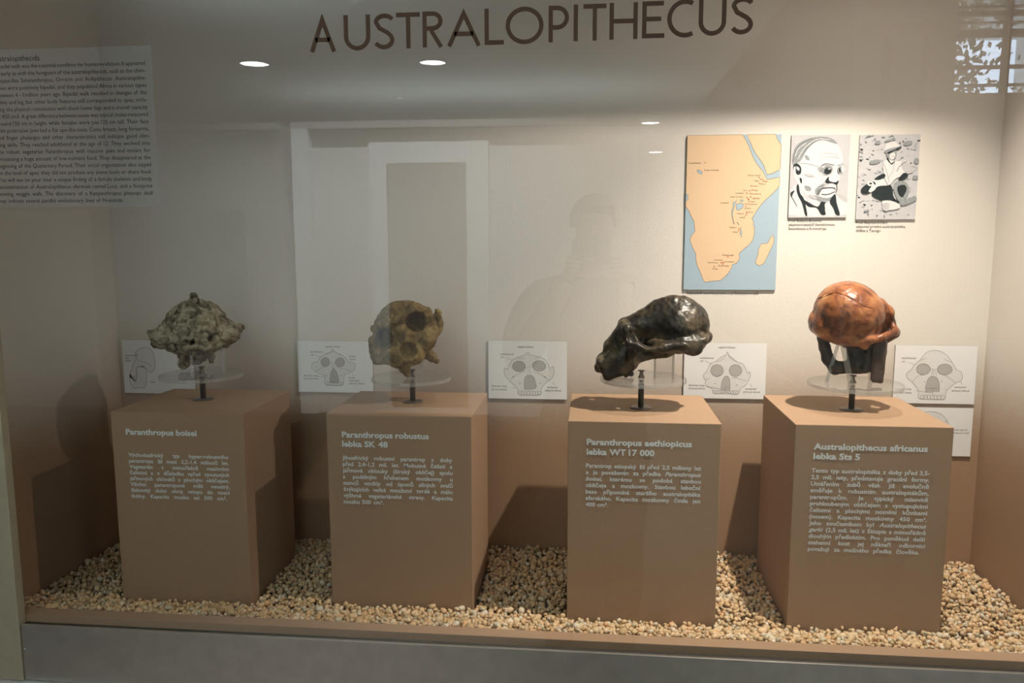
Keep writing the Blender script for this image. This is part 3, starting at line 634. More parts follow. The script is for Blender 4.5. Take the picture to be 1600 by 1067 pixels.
LB += [('p', 2, [(1000, 350), (1050, 310), (1110, 330), (1230, 330), (1285, 420), (1220, 460), (1120, 500), (1060, 560), (1015, 500)]), ('p', 3, [(1180, 330), (1260, 360), (1290, 430), (1230, 450), (1180, 400)]),
 ('p', 1, [(1030, 250), (1115, 220), (1125, 280), (1090, 325), (1045, 300)]), ('p', 2, [(1065, 262), (1108, 250), (1110, 290), (1085, 315), (1060, 295)]), ('l', 0, (0.0006, [(1075, 285), (1105, 285)])), ('p', 0, [(1030, 310), (1050, 310), (1075, 350), (1110, 330), (1080, 365)]),
 ('p', 1, [(1005, 240), (1060, 195), (1110, 195), (1172, 182), (1165, 205), (1110, 222), (1050, 245)]), ('p', 2, [(1012, 225), (1030, 165), (1060, 148), (1090, 142), (1130, 160), (1150, 188), (1100, 200), (1050, 212)]), ('p', 0, [(1040, 245), (1110, 218), (1170, 192), (1150, 218), (1100, 235), (1050, 262)]),
 ('l', 1, (0.0009, [(1000, 350), (1030, 420), (1060, 540)])), ('l', 1, (0.0008, [(1110, 330), (1090, 430), (1050, 490)])), ('l', 0, (0.0010, [(1230, 330), (1160, 380), (1130, 430)])),
 ('p', 0, [(890, 640), (945, 570), (1035, 545), (1085, 580), (1105, 680), (1165, 735), (1120, 735), (1060, 700), (990, 712), (930, 685)]), ('p', 1, [(1100, 560), (1150, 522), (1225, 540), (1255, 615), (1210, 700), (1160, 720), (1120, 660)]), ('p', 0, [(1140, 580), (1200, 560), (1230, 600), (1190, 680), (1150, 650)]), ('p', 0, [(1145, 515), (1185, 455), (1220, 445), (1240, 475), (1190, 515)]),
 ('p', 2, [(880, 530), (990, 500), (1040, 510), (1060, 560), (960, 570), (900, 600)]), ('l', 0, (0.0010, [(1010, 495), (1050, 570)])), ('p', 0, [(785, 600), (840, 550), (905, 525), (930, 560), (905, 600), (860, 640), (805, 640)]), ('q', 2, ell(878, 548, 32, 22)), ('p', 2, [(900, 560), (930, 560), (925, 600), (880, 630), (860, 615)]), ('q', 0, ell(878, 545, 14, 9)),
 ('p', 0, [(915, 500), (1000, 450), (1020, 480), (960, 512)]), ('p', 1, [(1160, 730), (1250, 690), (1310, 670), (1320, 710), (1200, 760)]), ('p', 2, [(990, 720), (1080, 715), (1160, 750), (1150, 790), (1040, 800)]), ('p', 3, [(1000, 740), (1060, 740), (1050, 810), (1000, 800)])]
photo(0.744, 0.8635, 0.717, 0.8895, (775, 1358), (75, 895), -38, 'black and white photo of a seated man in a brimmed hat outdoors', LB)
for key, x, z, nm, sz, dz in (('map', 0.401, 0.559, 'caption reading Naleziště australopitéku under the Africa map', 0.0080, 0),
                          ('p1', 0.609, 0.7125, 'three-line caption under the portrait of the man in glasses', 0.0080, 0.0083), ('p2', 0.747, 0.708, 'three-line caption under the photo of the man in the hat', 0.0080, 0.0083)):
    mb = MB(); lines = CAP[key]; wid = {'map': 0.151, 'p1': 0.096, 'p2': 0.100}[key]
    sx = wid / max(natural(l, sz, BC) for l in lines)
    for k, l in enumerate(lines): lay(mb, l, 0, -dz * k, sz, -0.0006, BC, sx=sx)
    o = mb.build('wall_caption', M['ink'], loc=(x, YB, B + z)); tag(o, nm, 'caption')

# ------------------------------------------------------------------ lettering on the glass: sixteen cut letters
def stroke(mb, pts, wd, th=0.0012, cap=True):
    """flat cut letter stroke in the XZ plane with real thickness towards -Y"""
    P = [Vector((a, 0, b)) for a, b in pts]; L, Q = [], []
    for i, q in enumerate(P):
        closed = (P[0] - P[-1]).length < 1e-7
        a = P[i - 1] if i > 0 else (P[-2] if closed else P[0]); b = P[i + 1] if i < len(P) - 1 else (P[1] if closed else P[-1])
        d1 = (q - a).normalized() if (q - a).length > 0 else (b - q).normalized(); d2 = (b - q).normalized() if (b - q).length > 0 else d1
        n1 = Vector((-d1.z, 0, d1.x)); n2 = Vector((-d2.z, 0, d2.x)); n = (n1 + n2)
        n = n.normalized() if n.length > 1e-6 else n1
        s = wd / 2 / max(0.35, n.dot(n1)); L.append(q + n * s); Q.append(q - n * s)
    n = len(P); y = Vector((0, -th, 0))
    vs = L + Q + [v + y for v in L] + [v + y for v in Q]; fs = []
    for i in range(n - 1):
        fs += [(2 * n + i, 3 * n + i, 3 * n + i + 1, 2 * n + i + 1), (i, i + 1, n + i + 1, n + i), (i, 2 * n + i, 2 * n + i + 1, i + 1), (n + i, n + i + 1, 3 * n + i + 1, 3 * n + i)]
    fs += [(0, n, 3 * n, 2 * n), (n - 1, 3 * n - 1, 4 * n - 1, 2 * n - 1)]
    mb.add(vs, fs)

def arc(cx, cy, rx, ry, a0, a1, n=18): return [(cx + rx * math.cos(R(a0 + (a1 - a0) * k / n)), cy + ry * math.sin(R(a0 + (a1 - a0) * k / n))) for k in range(n + 1)]
def glyph(ch, w, h, s):
    i = s / 2
    if ch == 'A': return [[(i, 0), (w / 2, h - i * 1.6), (w - i, 0)], [(w * .22, h * .34), (w * .78, h * .34)]]
    if ch == 'U': return [[(i, h)] + arc(w / 2, w / 2, w / 2 - i, w / 2 - i, 180, 360) + [(w - i, h)]]
    if ch == 'S':
        r1, r2 = h * .235, h * .265
        return [arc(w * .55, h - r1, w * .40, r1 - i, 25, 180, 14) + [(w * .30, h * .60), (w * .70, h * .46)] + arc(w * .50, r2, w * .5 - i, r2 - i, 45, -155, 16)]
    if ch == 'T': return [[(0, h - i), (w, h - i)], [(w / 2, h - s), (w / 2, 0)]]
    if ch == 'R': return [[(i, 0), (i, h)], [(s, h - i), (w * .5, h - i)] + arc(w * .5, h * .735, w * .38, h * .265 - i, 90, -90, 12)[1:] + [(s, h * .47 + i)], [(w * .42, h * .47), (w - i, 0)]]
    if ch == 'L': return [[(i, h), (i, 0)], [(s, i), (w, i)]]
    if ch == 'O': return [arc(w / 2, h / 2, w / 2 - i, h / 2 - i + .0008, 0, 360, 40)]
    if ch == 'P': return [[(i, 0), (i, h)], [(s, h - i), (w * .45, h - i)] + arc(w * .45, h * .67, w * .5, h * .33 - i, 90, -90, 14)[1:] + [(s, h * .34 + i)]]
    if ch == 'I': return [[(i, 0), (i, h)]]
    if ch == 'H': return [[(i, 0), (i, h)], [(w - i, 0), (w - i, h)], [(s, h * .5), (w - s, h * .5)]]
    if ch == 'E': return [[(i, 0), (i, h)], [(s, h - i), (w * .95, h - i)], [(s, h * .52), (w * .85, h * .52)], [(s, i), (w, i)]]
    if ch == 'C': return [arc(h / 2, h / 2, h / 2 - i, h / 2 - i + .0008, 62, 298, 30)]
sign = thing('sign_lettering', (0.09, 0.0025, B + 0.972), 'brown cut letters spelling AUSTRALOPITHECUS across the top of the glass', 'lettering')
XS = [('A', -.2447, -.2029), ('U', -.1897, -.1482), ('S', -.1437, -.1105), ('T', -.1070, -.0701), ('R', -.0661, -.0343), ('A', -.0284, .0239), ('L', .0297, .0591), ('O', .0620, .1193), ('P', .1270, .1559), ('I', .1646, .1709), ('T', .1790, .2133), ('H', .2181, .2598), ('E', .2664, .2994), ('C', .3032, .3443), ('U', .3490, .3889), ('S', .3945, .4277)]
for ch, a, b in XS:
    mb = MB(); hh = 0.0525
    zb = 0.9685 + (a + 0.245) * 0.0145
    for st in glyph(ch, b - a, hh, 0.0064): stroke(mb, st, 0.0064)
    mb.build('letter', M['brown'], sign, loc=(a - sign.location.x, 0, zb + B - sign.location.z))

# English text film on the glass
t = thing('text_film', (-0.65, 0.0025, B + 0.733), 'clear film with English text about australopithecids, on the left of the glass', 'panel')
ox, oy, oz = t.location
MB().box(-0.795 - ox, -0.505 - ox, -0.0006, 0.0, 0, 0.252).build('film', M['film'], t)
mb = MB(); n = len(ENG)
lay(mb, 'Australopithecids', -0.778 - ox, 0.9665 + B - oz, 0.0125, -0.0009, BE, sx=0.95)
ew = 0.270; esz = 0.0093
esx = min(ew / natural(l, esz, BE, 0.2) for l in ENG)
for k, l in enumerate(ENG):
    z = 0.9555 + (0.7405 - 0.9555) * k / (n - 1)
    sh = 0.014 * (1 - k / (n - 1))
    lay(mb, l, -0.786 + sh - ox, z + B - oz, esz, -0.0009, BE, width=(ew - sh) * (0.81 if k == n - 1 else 1), sx=esx * .95)
mb.build('printed_text', M['ink'], t)

# ------------------------------------------------------------------ gravel bed: 300 pebbles one by one, the rest as one part
def grav_z(x, y):
    f = min(1.0, max(0.0, (y - 0.042) / 0.11))
    return B + 0.004 - 0.034 * f + 0.004 * noise.noise((x * 9, y * 9, 2.0))
bed = MB(); nx, ny = 90, 24
vs = [(XL + (XR - XL) * i / nx, 0.040 + (YB - 0.040) * j / ny) for j in range(ny + 1) for i in range(nx + 1)]
bed.add([(x, y, grav_z(x, y) - 0.006) for x, y in vs], [(j * (nx + 1) + i, j * (nx + 1) + i + 1, (j + 1) * (nx + 1) + i + 1, (j + 1) * (nx + 1) + i) for j in range(ny) for i in range(nx)])
gb = bed.build('gravel_bed', pmat('gravel_base', (0.20, 0.15, 0.09), 0.9, var=0.4, vscale=250), smooth=True)
tag(gb, 'bed of small tan and cream river pebbles around the plinths', 'gravel')
bm = bmesh.new(); bmesh.ops.create_icosphere(bm, subdivisions=2, radius=1.0)
bm.verts.ensure_lookup_table()
ICO_V = np.array([v.co[:] for v in bm.verts]); ICO_F = np.array([[v.index for v in f.verts] for f in bm.faces]); bm.free()
bm = bmesh.new(); bmesh.ops.create_icosphere(bm, subdivisions=1, radius=1.0); bm.verts.ensure_lookup_table()
LO_V = np.array([v.co[:] for v in bm.verts]); LO_F = np.array([[v.index for v in f.verts] for f in bm.faces]); bm.free()
def pebble_shape(V, k):
    """lumpy, slightly faceted stone"""
    r = np.random.default_rng(100 + k)
    P = V.copy(); d = np.ones(len(P))
    for _ in range(5):
        a = r.normal(size=3); a /= np.linalg.norm(a); h = r.uniform(.55, .85)
        pr = P @ a; P = P - np.outer(np.maximum(pr - h, 0) * 0.8, a)
    return P * np.array([1.0, r.uniform(.72, .95), r.uniform(.55, .8)])
PV = [pebble_shape(ICO_V, k) for k in range(10)]; LV = [pebble_shape(LO_V, k) for k in range(14)]
def clear_of_plinths(x, y, m):
    for p in PL.values():
        if p['x'][0] - m < x < p['x'][1] + m and p['y'][0] - m < y < p['y'][1] + m: return False
    return True
stones = []
sp = 0.0090
for layer in (0, 1):
    yy = 0.046
    while yy < YB - 0.003:
        xx = XL + 0.004
        while xx < XR - 0.003:
            if layer == 0 or RNG.random() < 0.42:
                x = xx + RNG.uniform(-.004, .004); y = yy + RNG.uniform(-.004, .004); r = RNG.uniform(.0038, .0066) if RNG.random() < .86 else RNG.uniform(.0066, .0092)
                if clear_of_plinths(x, y, r * .62) and XL + r * .6 < x < XR - r * .6 and y < YB - r * .6 and y > 0.0405 + r * .75:
                    stones.append((x, y, grav_z(x, y) + RNG.uniform(-.003, .002) + layer * 0.0055, r))
            xx += sp
        yy += sp
cx, cy = 0.1947, -1.246
order = sorted(range(len(stones)), key=lambda i: -(stones[i][3] / math.hypot(stones[i][0] - cx, stones[i][1] - cy)) - (0.0006 if stones[i][1] < 0.16 else 0))
first = set(order[:300])
def rot_mats(n):
    q = RNG.normal(size=(n, 4)); q /= np.linalg.norm(q, axis=1)[:, None]
    a, b, c, d = q.T
    return np.stack([np.stack([1 - 2 * (c * c + d * d), 2 * (b * c - a * d), 2 * (b * d + a * c)], -1), np.stack([2 * (b * c + a * d), 1 - 2 * (b * b + d * d), 2 * (c * d - a * b)], -1), np.stack([2 * (b * d - a * c), 2 * (c * d + a * b), 1 - 2 * (b * b + c * c)], -1)], 1)
pm = []
for k, V in enumerate(PV):
    me = bpy.data.meshes.new('pebble'); me.from_pydata(V.tolist(), [], ICO_F.tolist()); me.materials.append(M['pebble'])
    me.polygons.foreach_set('use_smooth', [True] * len(me.polygons)); pm.append(me)
for i in order[:300]:
    x, y, z, r = stones[i]
    o = bpy.data.objects.new('pebble', pm[i % len(pm)]); C.objects.link(o); o.parent = gb
    o.location = (x, y, z + r * .25); o.scale = (r, r, r)
    o.rotation_euler = (RNG.uniform(-.5, .5), RNG.uniform(-.5, .5), RNG.uniform(0, 6.28))
rest = [s for i, s in enumerate(stones) if i not in first]
RM = rot_mats(len(rest)); VV = np.empty((len(rest), len(LO_V), 3)); 
for i, (x, y, z, r) in enumerate(rest):
    VV[i] = (LV[i % len(LV)] * r) @ RM[i].T + (x, y, z + r * .2)
FF = (LO_F[None] + (np.arange(len(rest)) * len(LO_V))[:, None, None]).reshape(-1, 3)
me = bpy.data.meshes.new('loose_gravel'); me.vertices.add(VV.size // 3); me.vertices.foreach_set('co', VV.ravel())
me.loops.add(FF.size); me.loops.foreach_set('vertex_index', FF.ravel().astype(np.int32)); me.polygons.add(len(FF))
me.polygons.foreach_set('loop_start', np.arange(0, FF.size, 3, dtype=np.int32)); me.polygons.foreach_set('use_smooth', np.ones(len(FF), dtype=bool))
me.update(calc_edges=True); me.materials.append(M['pebble'])
lg = bpy.data.objects.new('loose_gravel', me); C.objects.link(lg); lg.parent = gb; lg['kind'] = 'stuff'

# ------------------------------------------------------------------ skulls sculpted as signed distance fields, meshed with surface nets
def surface_nets(f, lo, hi, h):
    ax = [np.arange(a, b + h, h) for a, b in zip(lo, hi)]
    X, Y, Z = np.meshgrid(*ax, indexing='ij'); D = f(X, Y, Z).astype(np.float32)
    n = np.array(D.shape); S = D < 0
    cs = [D[i:n[0] - 1 + i, j:n[1] - 1 + j, k:n[2] - 1 + k] for i in (0, 1) for j in (0, 1) for k in (0, 1)]
    ins = sum((c < 0).astype(np.int8) for c in cs); act = (ins > 0) & (ins < 8)
    idx = -np.ones(act.shape, dtype=np.int64); pos = np.argwhere(act); idx[act] = np.arange(len(pos))
    cv = np.stack([c[act] for c in cs], 1)                      # corners, order ijk
    off = np.array([(i, j, k) for i in (0, 1) for j in (0, 1) for k in (0, 1)], float)
    acc = np.zeros((len(pos), 3)); cnt = np.zeros(len(pos))
    for a in range(8):
        for b in range(a + 1, 8):
            if np.abs(off[a] - off[b]).sum() == 1:
                m = (cv[:, a] < 0) != (cv[:, b] < 0); t = np.zeros(len(pos)); t[m] = cv[m, a] / (cv[m, a] - cv[m, b])
                acc[m] += off[a] + (off[b] - off[a]) * t[m][:, None]; cnt += m
    V = (pos + acc / cnt[:, None]) * h + np.array(lo)
    F = []
    for axs in range(3):
        o1, o2 = [(1, 2), (2, 0), (0, 1)][axs]
        sl0 = [slice(1, n[k] - 1) for k in range(3)]; sl0[axs] = slice(0, n[axs] - 1)
        sl1 = list(sl0); sl1[axs] = slice(1, n[axs])
        A, Bq = S[tuple(sl0)], S[tuple(sl1)]; ch = A != Bq; q = np.argwhere(ch) + [1 if k != axs else 0 for k in range(3)]
        flip = Bq[ch]
        def at(d1, d2):
            r = q.copy(); r[:, o1] += d1; r[:, o2] += d2; return idx[r[:, 0], r[:, 1], r[:, 2]]
        quad = np.stack([at(-1, -1), at(0, -1), at(0, 0), at(-1, 0)], 1)
        quad[flip] = quad[flip][:, ::-1]; F.append(quad)
    return V, np.concatenate(F)

class Sdf:
    """shapes are given in millimetre-like grid units: u right, v up, w towards the viewer"""
    def __init__(s, fu, fv): s.fu, s.fv, s.ops = fu, fv, []
    def _c(s, c): return (c[0] - s.fu, s.fv - c[1], c[2])
    def ell(s, c, r, k=6, sub=False, rot=0.0): s.ops.append(('e', s._c(c), r, k, sub, rot)); return s
    def cap(s, a, b, ra, rb=None, k=5, sub=False): s.ops.append(('c', s._c(a), s._c(b), ra, ra if rb is None else rb, k, sub)); return s
    def chain(s, pts, k=5):
        for (a, ra), (b, rb) in zip(pts[:-1], pts[1:]): s.cap(a, b, ra, rb, k)
        return s
    def box(s, c, hs, r=3, k=4, rot=0.0, sub=False): s.ops.append(('b', s._c(c), hs, r, k, rot, sub)); return s
    def mir(s, fn):
        fn(1); fn(-1); return s
    def __call__(s, X, Y, Z):
        D = None
        for o in s.ops:
            if o[0] == 'e':
                c, r, k, sub, rot = o[1:]
                x, y, z = X - c[0], Y - c[1], Z - c[2]
                if rot: x, y = x * math.cos(rot) + y * math.sin(rot), -x * math.sin(rot) + y * math.cos(rot)
                k0 = np.sqrt((x / r[0]) ** 2 + (y / r[1]) ** 2 + (z / r[2]) ** 2); k1 = np.sqrt((x / r[0] ** 2) ** 2 + (y / r[1] ** 2) ** 2 + (z / r[2] ** 2) ** 2) + 1e-9
                d = k0 * (k0 - 1) / k1; d = np.where(k0 < 0.05, -min(r), d)
            elif o[0] == 'c':
                a, b, ra, rb, k, sub = o[1:]
                ba = np.subtract(b, a); L = float(ba @ ba) + 1e-9
                t = np.clip(((X - a[0]) * ba[0] + (Y - a[1]) * ba[1] + (Z - a[2]) * ba[2]) / L, 0, 1)
                d = np.sqrt((X - a[0] - t * ba[0]) ** 2 + (Y - a[1] - t * ba[1]) ** 2 + (Z - a[2] - t * ba[2]) ** 2) - (ra + (rb - ra) * t)
            else:
                c, hs, r, k, rot, sub = o[1:]
                x, y, z = X - c[0], Y - c[1], Z - c[2]
                if rot: x, y = x * math.cos(rot) + y * math.sin(rot), -x * math.sin(rot) + y * math.cos(rot)
                qx, qy, qz = np.abs(x) - hs[0] + r, np.abs(y) - hs[1] + r, np.abs(z) - hs[2] + r
                d = np.sqrt(np.maximum(qx, 0) ** 2 + np.maximum(qy, 0) ** 2 + np.maximum(qz, 0) ** 2) + np.minimum(np.maximum(qx, np.maximum(qy, qz)), 0) - r
            if D is None: D = d; continue
            if sub:
                h = np.clip(0.5 - 0.5 * (D + d) / k, 0, 1); D = D * (1 - h) - d * h + k * h * (1 - h)
            else:
                h = np.clip(0.5 + 0.5 * (D - d) / k, 0, 1); D = d * h + D * (1 - h) - k * h * (1 - h)
        return D

def sculpt(name, sdf, lo, hi, mat, scale, parent=None, h=1.45, rough=(0, 30, 0), cracks=None, loc=None, rotz=0.0, lean=0.0, ct=1.0):
    """lo, hi in grid units around the stand's foot; rough=(amplitude, frequency wavelength, fine amplitude)"""
    V, F = surface_nets(sdf, lo, hi, h)
    V[:, 0] = (V[:, 0] - lean * V[:, 1]) * ct                   # plumb and true width
    V = V[:, [0, 2, 1]] * np.array([1, -1, 1]) / scale          # u,v,w -> local x, -w, v
    a, b, c = V[F[:, 0]], V[F[:, 1]], V[F[:, 2]]
    if (np.cross(a, b) * c).sum() < 0: F = F[:, ::-1]
    me = bpy.data.meshes.new(name); me.from_pydata(V.tolist(), [], F.tolist())
    me.update()
    if rough[0] or rough[2]:
        N = np.empty(len(V) * 3, np.float32); me.vertices.foreach_get('normal', N); N = N.reshape(-1, 3)
        wl = rough[1] / scale
        a = np.array([noise.noise(Vector(p) / wl) for p in V]) * rough[0]
        b = np.array([noise.noise(Vector(p) / wl * 3.7 + Vector((5, 3, 1))) for p in V]) * rough[2]
        c = 0
        if cracks:
            c = np.array([max(0.0, 1 - abs(noise.noise(Vector(p) / wl * cracks[1] + Vector((9, 2, 7)))) * 9) for p in V]) * -cracks[0]
        V2 = V + N * ((a + b + c) / scale)[:, None]
        me.vertices.foreach_set('co', V2.astype(np.float32).ravel())
    me.polygons.foreach_set('use_smooth', [True] * len(me.polygons)); me.materials.append(mat); me.update()
    o = bpy.data.objects.new(name, me); C.objects.link(o)
    if parent: o.parent = parent
    if loc is not None: o.location = loc; o.rotation_euler = (0, 0, rotz)
    return o

LEAN = {1: -.050, 2: -.018, 3: .030, 4: .068}
CT = {1: .93, 2: .992, 3: .987, 4: .918}
FEET = {1: (-0.599, 0.293), 2: (-0.162, 0.306), 3: (0.294, 0.291), 4: (0.696, 0.310)}
BEAR = {1: -0.476, 2: -0.226, 3: 0.0643, 4: 0.3116}
SCL = {1: 757., 2: 771., 3: 800., 4: 812.}
FPX = {1: (318, 624), 2: (645, 628), 3: (1001, 637), 4: (1330, 640)}

# --- pale crackled skull seen from behind
s = Sdf(*FPX[1])
s.ell((307, 511, -12), (51, 43, 54)).ell((308, 526, -4), (62, 21, 44), 10)
s.chain([((305, 468, 30), 3), ((303, 461, 5), 3.5), ((304, 464, -30), 4), ((306, 476, -55), 4)], 8)
s.chain([((303, 463, 8), 3), ((285, 476, 16), 3), ((262, 500, 14), 4), ((250, 520, 5), 6)], 6).chain([((306, 465, 6), 3), ((330, 480, 14), 3), ((352, 500, 12), 4), ((368, 516, 5), 6)], 6)
s.ell((256, 523, 0), (19, 14, 18), 10).ell((240, 517, -2), (8, 6, 9), 6).ell((250, 533, -5), (11, 8, 14), 8)
s.ell((358, 519, 0), (20, 15, 18), 10).ell((377, 513, -2), (6, 7, 8), 6).cap((368, 526, 0), (352, 541, -8), 8, 6)
s.ell((308, 536, 12), (44, 15, 24), 8).cap((268, 538, -4), (282, 548, -20), 9, 7)
s.cap((283, 545, -34), (286, 572, -38), 8, 7, 5).cap((284, 572, -36), (297, 570, -40), 5, 5).ell((303, 556, -58), (28, 22, 18)).cap((328, 545, -34), (332, 568, -40), 9, 6)
s.ell((308, 562, -40), (15, 20, 22), 4, True).ell((306, 546, 26), (15, 6, 14), 4, True)
s.ell((300, 529, 40), (4.2, 3.8, 20), 1.0, True).ell((328, 524, 40), (4.6, 4.2, 20), 1.0, True)
s.ell((262, 512, 30), (10, 7, 9), 4, True)
o = sculpt('skull', s, (-90, -2, -90), (80, 180, 60), M['skull_pale'], SCL[1], rough=(1.5, 24, 2.2), cracks=(2.6, 1.5), loc=(*FEET[1], B + PTOP), rotz=-BEAR[1], lean=LEAN[1], ct=CT[1])
tag(o, 'pale greenish crackled skull with a crest, seen from behind', 'skull')

# --- ochre skull, tilted face towards the glass
s = Sdf(*FPX[2])
s.ell((633, 513, -34), (47, 42, 52)).ell((634, 515, 0), (50, 43, 26), 8)
s.chain([((588, 510, 16), 7), ((606, 500, 26), 7), ((626, 494, 27), 6), ((645, 478, 27), 7), ((666, 486, 18), 7), ((674, 502, 10), 7)], 5)
s.ell((597, 545, 8), (18, 20, 20)).ell((666, 526, 8), (15, 19, 18)).cap((584, 528, 8), (588, 556, 6), 7, 6)
s.cap((668, 492, -4), (683, 491, -12), 6, 5.5, 2).chain([((683, 490, -12), 6), ((687, 506, -14), 5.5), ((686, 518, -14), 5)], 3).cap((686, 518, -14), (676, 528, -4), 5, 6, 3)
s.ell((631, 550, 14), (34, 22, 20)).chain([((627, 560, 15), 11), ((633, 572, 14), 8), ((637, 581, 13), 5)], 5).cap((604, 556, 8), (590, 560, 4), 9, 7)
s.cap((662, 548, 4), (676, 558, 0), 9, 8, 4).cap((676, 558, 0), (682, 564, -2), 7, 4.5, 3)
s.cap((629, 512, 27), (635, 528, 32), 5, 5, 6)
s.ell((649, 500, 26), (16.5, 16.5, 36), 1.5, True).ell((601, 525, 20), (14, 16.5, 36), 1.5, True)
s.ell((638, 543, 34), (13, 12, 24), 3, True).ell((637, 528, 38), (4, 7, 6), 4, True).ell((677, 488, -6), (4, 4, 14), 2, True)
s.ell((655, 573, 10), (14, 8, 30), 3, True)
o = sculpt('skull', s, (-75, 30, -95), (60, 175, 60), M['skull_ochre'], SCL[2], rough=(1.3, 22, 1.5), cracks=(0.9, 1.4), loc=(*FEET[2], B + PTOP), rotz=-BEAR[2], lean=LEAN[2], ct=CT[2])
tag(o, 'ochre skull with tilted face and two dark eye sockets', 'skull')

# --- black skull in left profile
s = Sdf(*FPX[3])
s.ell((1062, 508, 0), (40, 38, 37)).ell((1052, 534, 0), (48, 16, 38), 8)
s.chain([((978, 504, 0), 7), ((1008, 493, 0), 7), ((1028, 480, 0), 7), ((1052, 473, 0), 7), ((1072, 478, 0), 7), ((1088, 491, 0), 7), ((1096, 506, 0), 6)], 20)
s.cap((985, 512, 0), (1040, 500, 0), 15, 24, 8)
s.chain([((981, 512, -34), 7), ((976, 507, -16), 8), ((975, 505, 0), 7), ((976, 507, 16), 8), ((981, 512, 34), 7)], 4)
s.chain([((1096, 526, -24), 6), ((1104, 523, 0), 6), ((1096, 526, 24), 6)], 6).cap((1098, 528, 0), (1086, 544, 0), 8, 8)
s.mir(lambda q: s.ell((1080, 535, 28 * q), (16, 15, 13), 8).chain([((982, 511, 33 * q), 7), ((989, 528, 37 * q), 8.5), ((1004, 536, 38 * q), 7), ((1036, 537, 38 * q), 6.5), ((1066, 532, 36 * q), 7), ((1094, 525, 24 * q), 7)], 7))
s.ell((980, 541, 0), (26, 32, 26), 8).chain([((974, 526, 0), 16), ((962, 545, 0), 17), ((950, 562, 0), 15), ((937, 575, 0), 8)], 8)
s.box((966, 564, 0), (30, 20, 27), 8, 6, 0.45).mir(lambda q: s.ell((972, 560, 20 * q), (22, 18, 9)))
s.mir(lambda q: s.chain([((988, 531, 40 * q), 8), ((990, 548, 34 * q), 8), ((984, 560, 26 * q), 7)], 5))
s.chain([((1000, 548, 0), 16), ((1008, 552, 0), 14), ((1040, 548, 0), 12)], 6)
for k in range(6): s.mir(lambda q: s.cap((946 + 8.2 * k, 577 + 1.2 * k - (k > 4) * 3, (15 + 1.4 * k) * q), (947 + 8.2 * k, 582 - (k > 4) * 2, (15 + 1.4 * k) * q), 4.2, 3.4, 2.0))
s.mir(lambda q: s.ell((969, 523, 25 * q), (15, 13, 13), 2, True).ell((1016, 522, 40 * q), (18, 15, 10), 6, True).ell((1004, 563, 36 * q), (13, 17, 22), 2.5, True).ell((990, 520, 42 * q), (8, 10, 7), 3, True))
s.mir(lambda q: s.ell((1098, 512, 30 * q), (9, 6, 14), 5, True))
s.ell((944, 552, 0), (12, 8, 9), 4, True).ell((1050, 566, 0), (46, 8, 30), 6, True)
o = sculpt('skull', s, (-85, 42, -66), (122, 185, 66), M['skull_black'], SCL[3], rough=(1.0, 24, 0.8), cracks=(0.5, 0.9), loc=(*FEET[3], B + PTOP), rotz=-BEAR[3], lean=LEAN[3], ct=CT[3])
tag(o, 'glossy black-brown skull in left profile with jutting snout', 'skull')

# --- amber skull turned away to the right, dark facial casts below
t4 = thing('skull', (*FEET[4], B + PTOP), 'round glossy amber-brown skull on clear prongs, face turned away', 'skull', rotz=-BEAR[4])
s = Sdf(*FPX[4])
s.ell((1328, 490, 0), (56, 50.5, 56)).ell((1285, 508, 6), (17, 18, 34), 12).ell((1320, 515, 2), (44, 19, 44), 10).ell((1345, 522, 22), (24, 14, 22), 8)
s.chain([((1338, 529, 40), 6), ((1356, 527, 38), 6), ((1378, 522, 26), 5), ((1398, 514, 2), 5.5), ((1401, 517, -14), 6)], 4)
s.chain([((1376, 478, -18), 13), ((1387, 488, -24), 10), ((1390, 497, -34), 8)], 8).chain([((1389, 491, -26), 8), ((1395, 504, -28), 6), ((1399, 515, -18), 7)], 4)
s.cap((1399, 520, -14), (1385, 531, -18), 6, 5, 4).ell((1352, 533, 28), (8, 8, 8), 4).ell((1378, 507, -36), (16, 22, 16), 4)
s.ell((1386, 506, 2), (9, 8, 20), 4, True).ell((1272, 505, 0), (7, 14, 22), 8)
crk = [(1279, 468, 8), (1290, 463, 36), (1308, 456, 48), (1322, 459, 52), (1340, 467, 53), (1352, 475, 49), (1364, 478, 42)]
for a, b in zip(crk[:-1], crk[1:]):                      # suture line on the vault
    def on(p):
        u, v = p[0] - 1328, p[1] - 489; q = max(0.0, 1 - (u / 56) ** 2 - (v / 49) ** 2); return (p[0], p[1], 56 * math.sqrt(q))
    s.cap(on(a), on(b), 1.0, 1.0, 0.6, True)
sculpt('cranium', s, (-72, 92, -68), (84, 208, 66), M['skull_amber'], SCL[4], t4, h=1.15, rough=(1.0, 30, 0.5), cracks=(0.45, 0.7), lean=LEAN[4], ct=CT[4])
s = Sdf(*FPX[4])
s.chain([((1287, 529, 0), 10), ((1290, 545, 0), 9), ((1295, 562, 0), 10), ((1305, 577, 0), 9)], 4)
s.cap((1304, 575, 0), (1342, 573, -6), 11, 9, 4).box((1346, 556, -18), (22, 27, 18), 6, 4).box((1346, 532, -10), (30, 10, 26), 6, 4)
s.ell((1354, 548, 0), (1.8, 1.6, 40), 1, True).ell((1360, 584, -10), (4, 8, 12), 2, True)
tag(sculpt('facial_cast', s, (-62, 40, -46), (64, 122, 36), M['skull_dark'], SCL[4], t4, rough=(1.0, 18, 0.5), lean=LEAN[4], ct=CT[4]), 'dark brown lower face')
s = Sdf(*FPX[4])
s.box((1373, 558, 12), (10, 34, 13), 5, 2, -0.10).cap((1369, 580, 12), (1366, 590, 12), 6, 3, 3).cap((1378, 532, 12), (1378, 545, 12), 8, 8, 3)
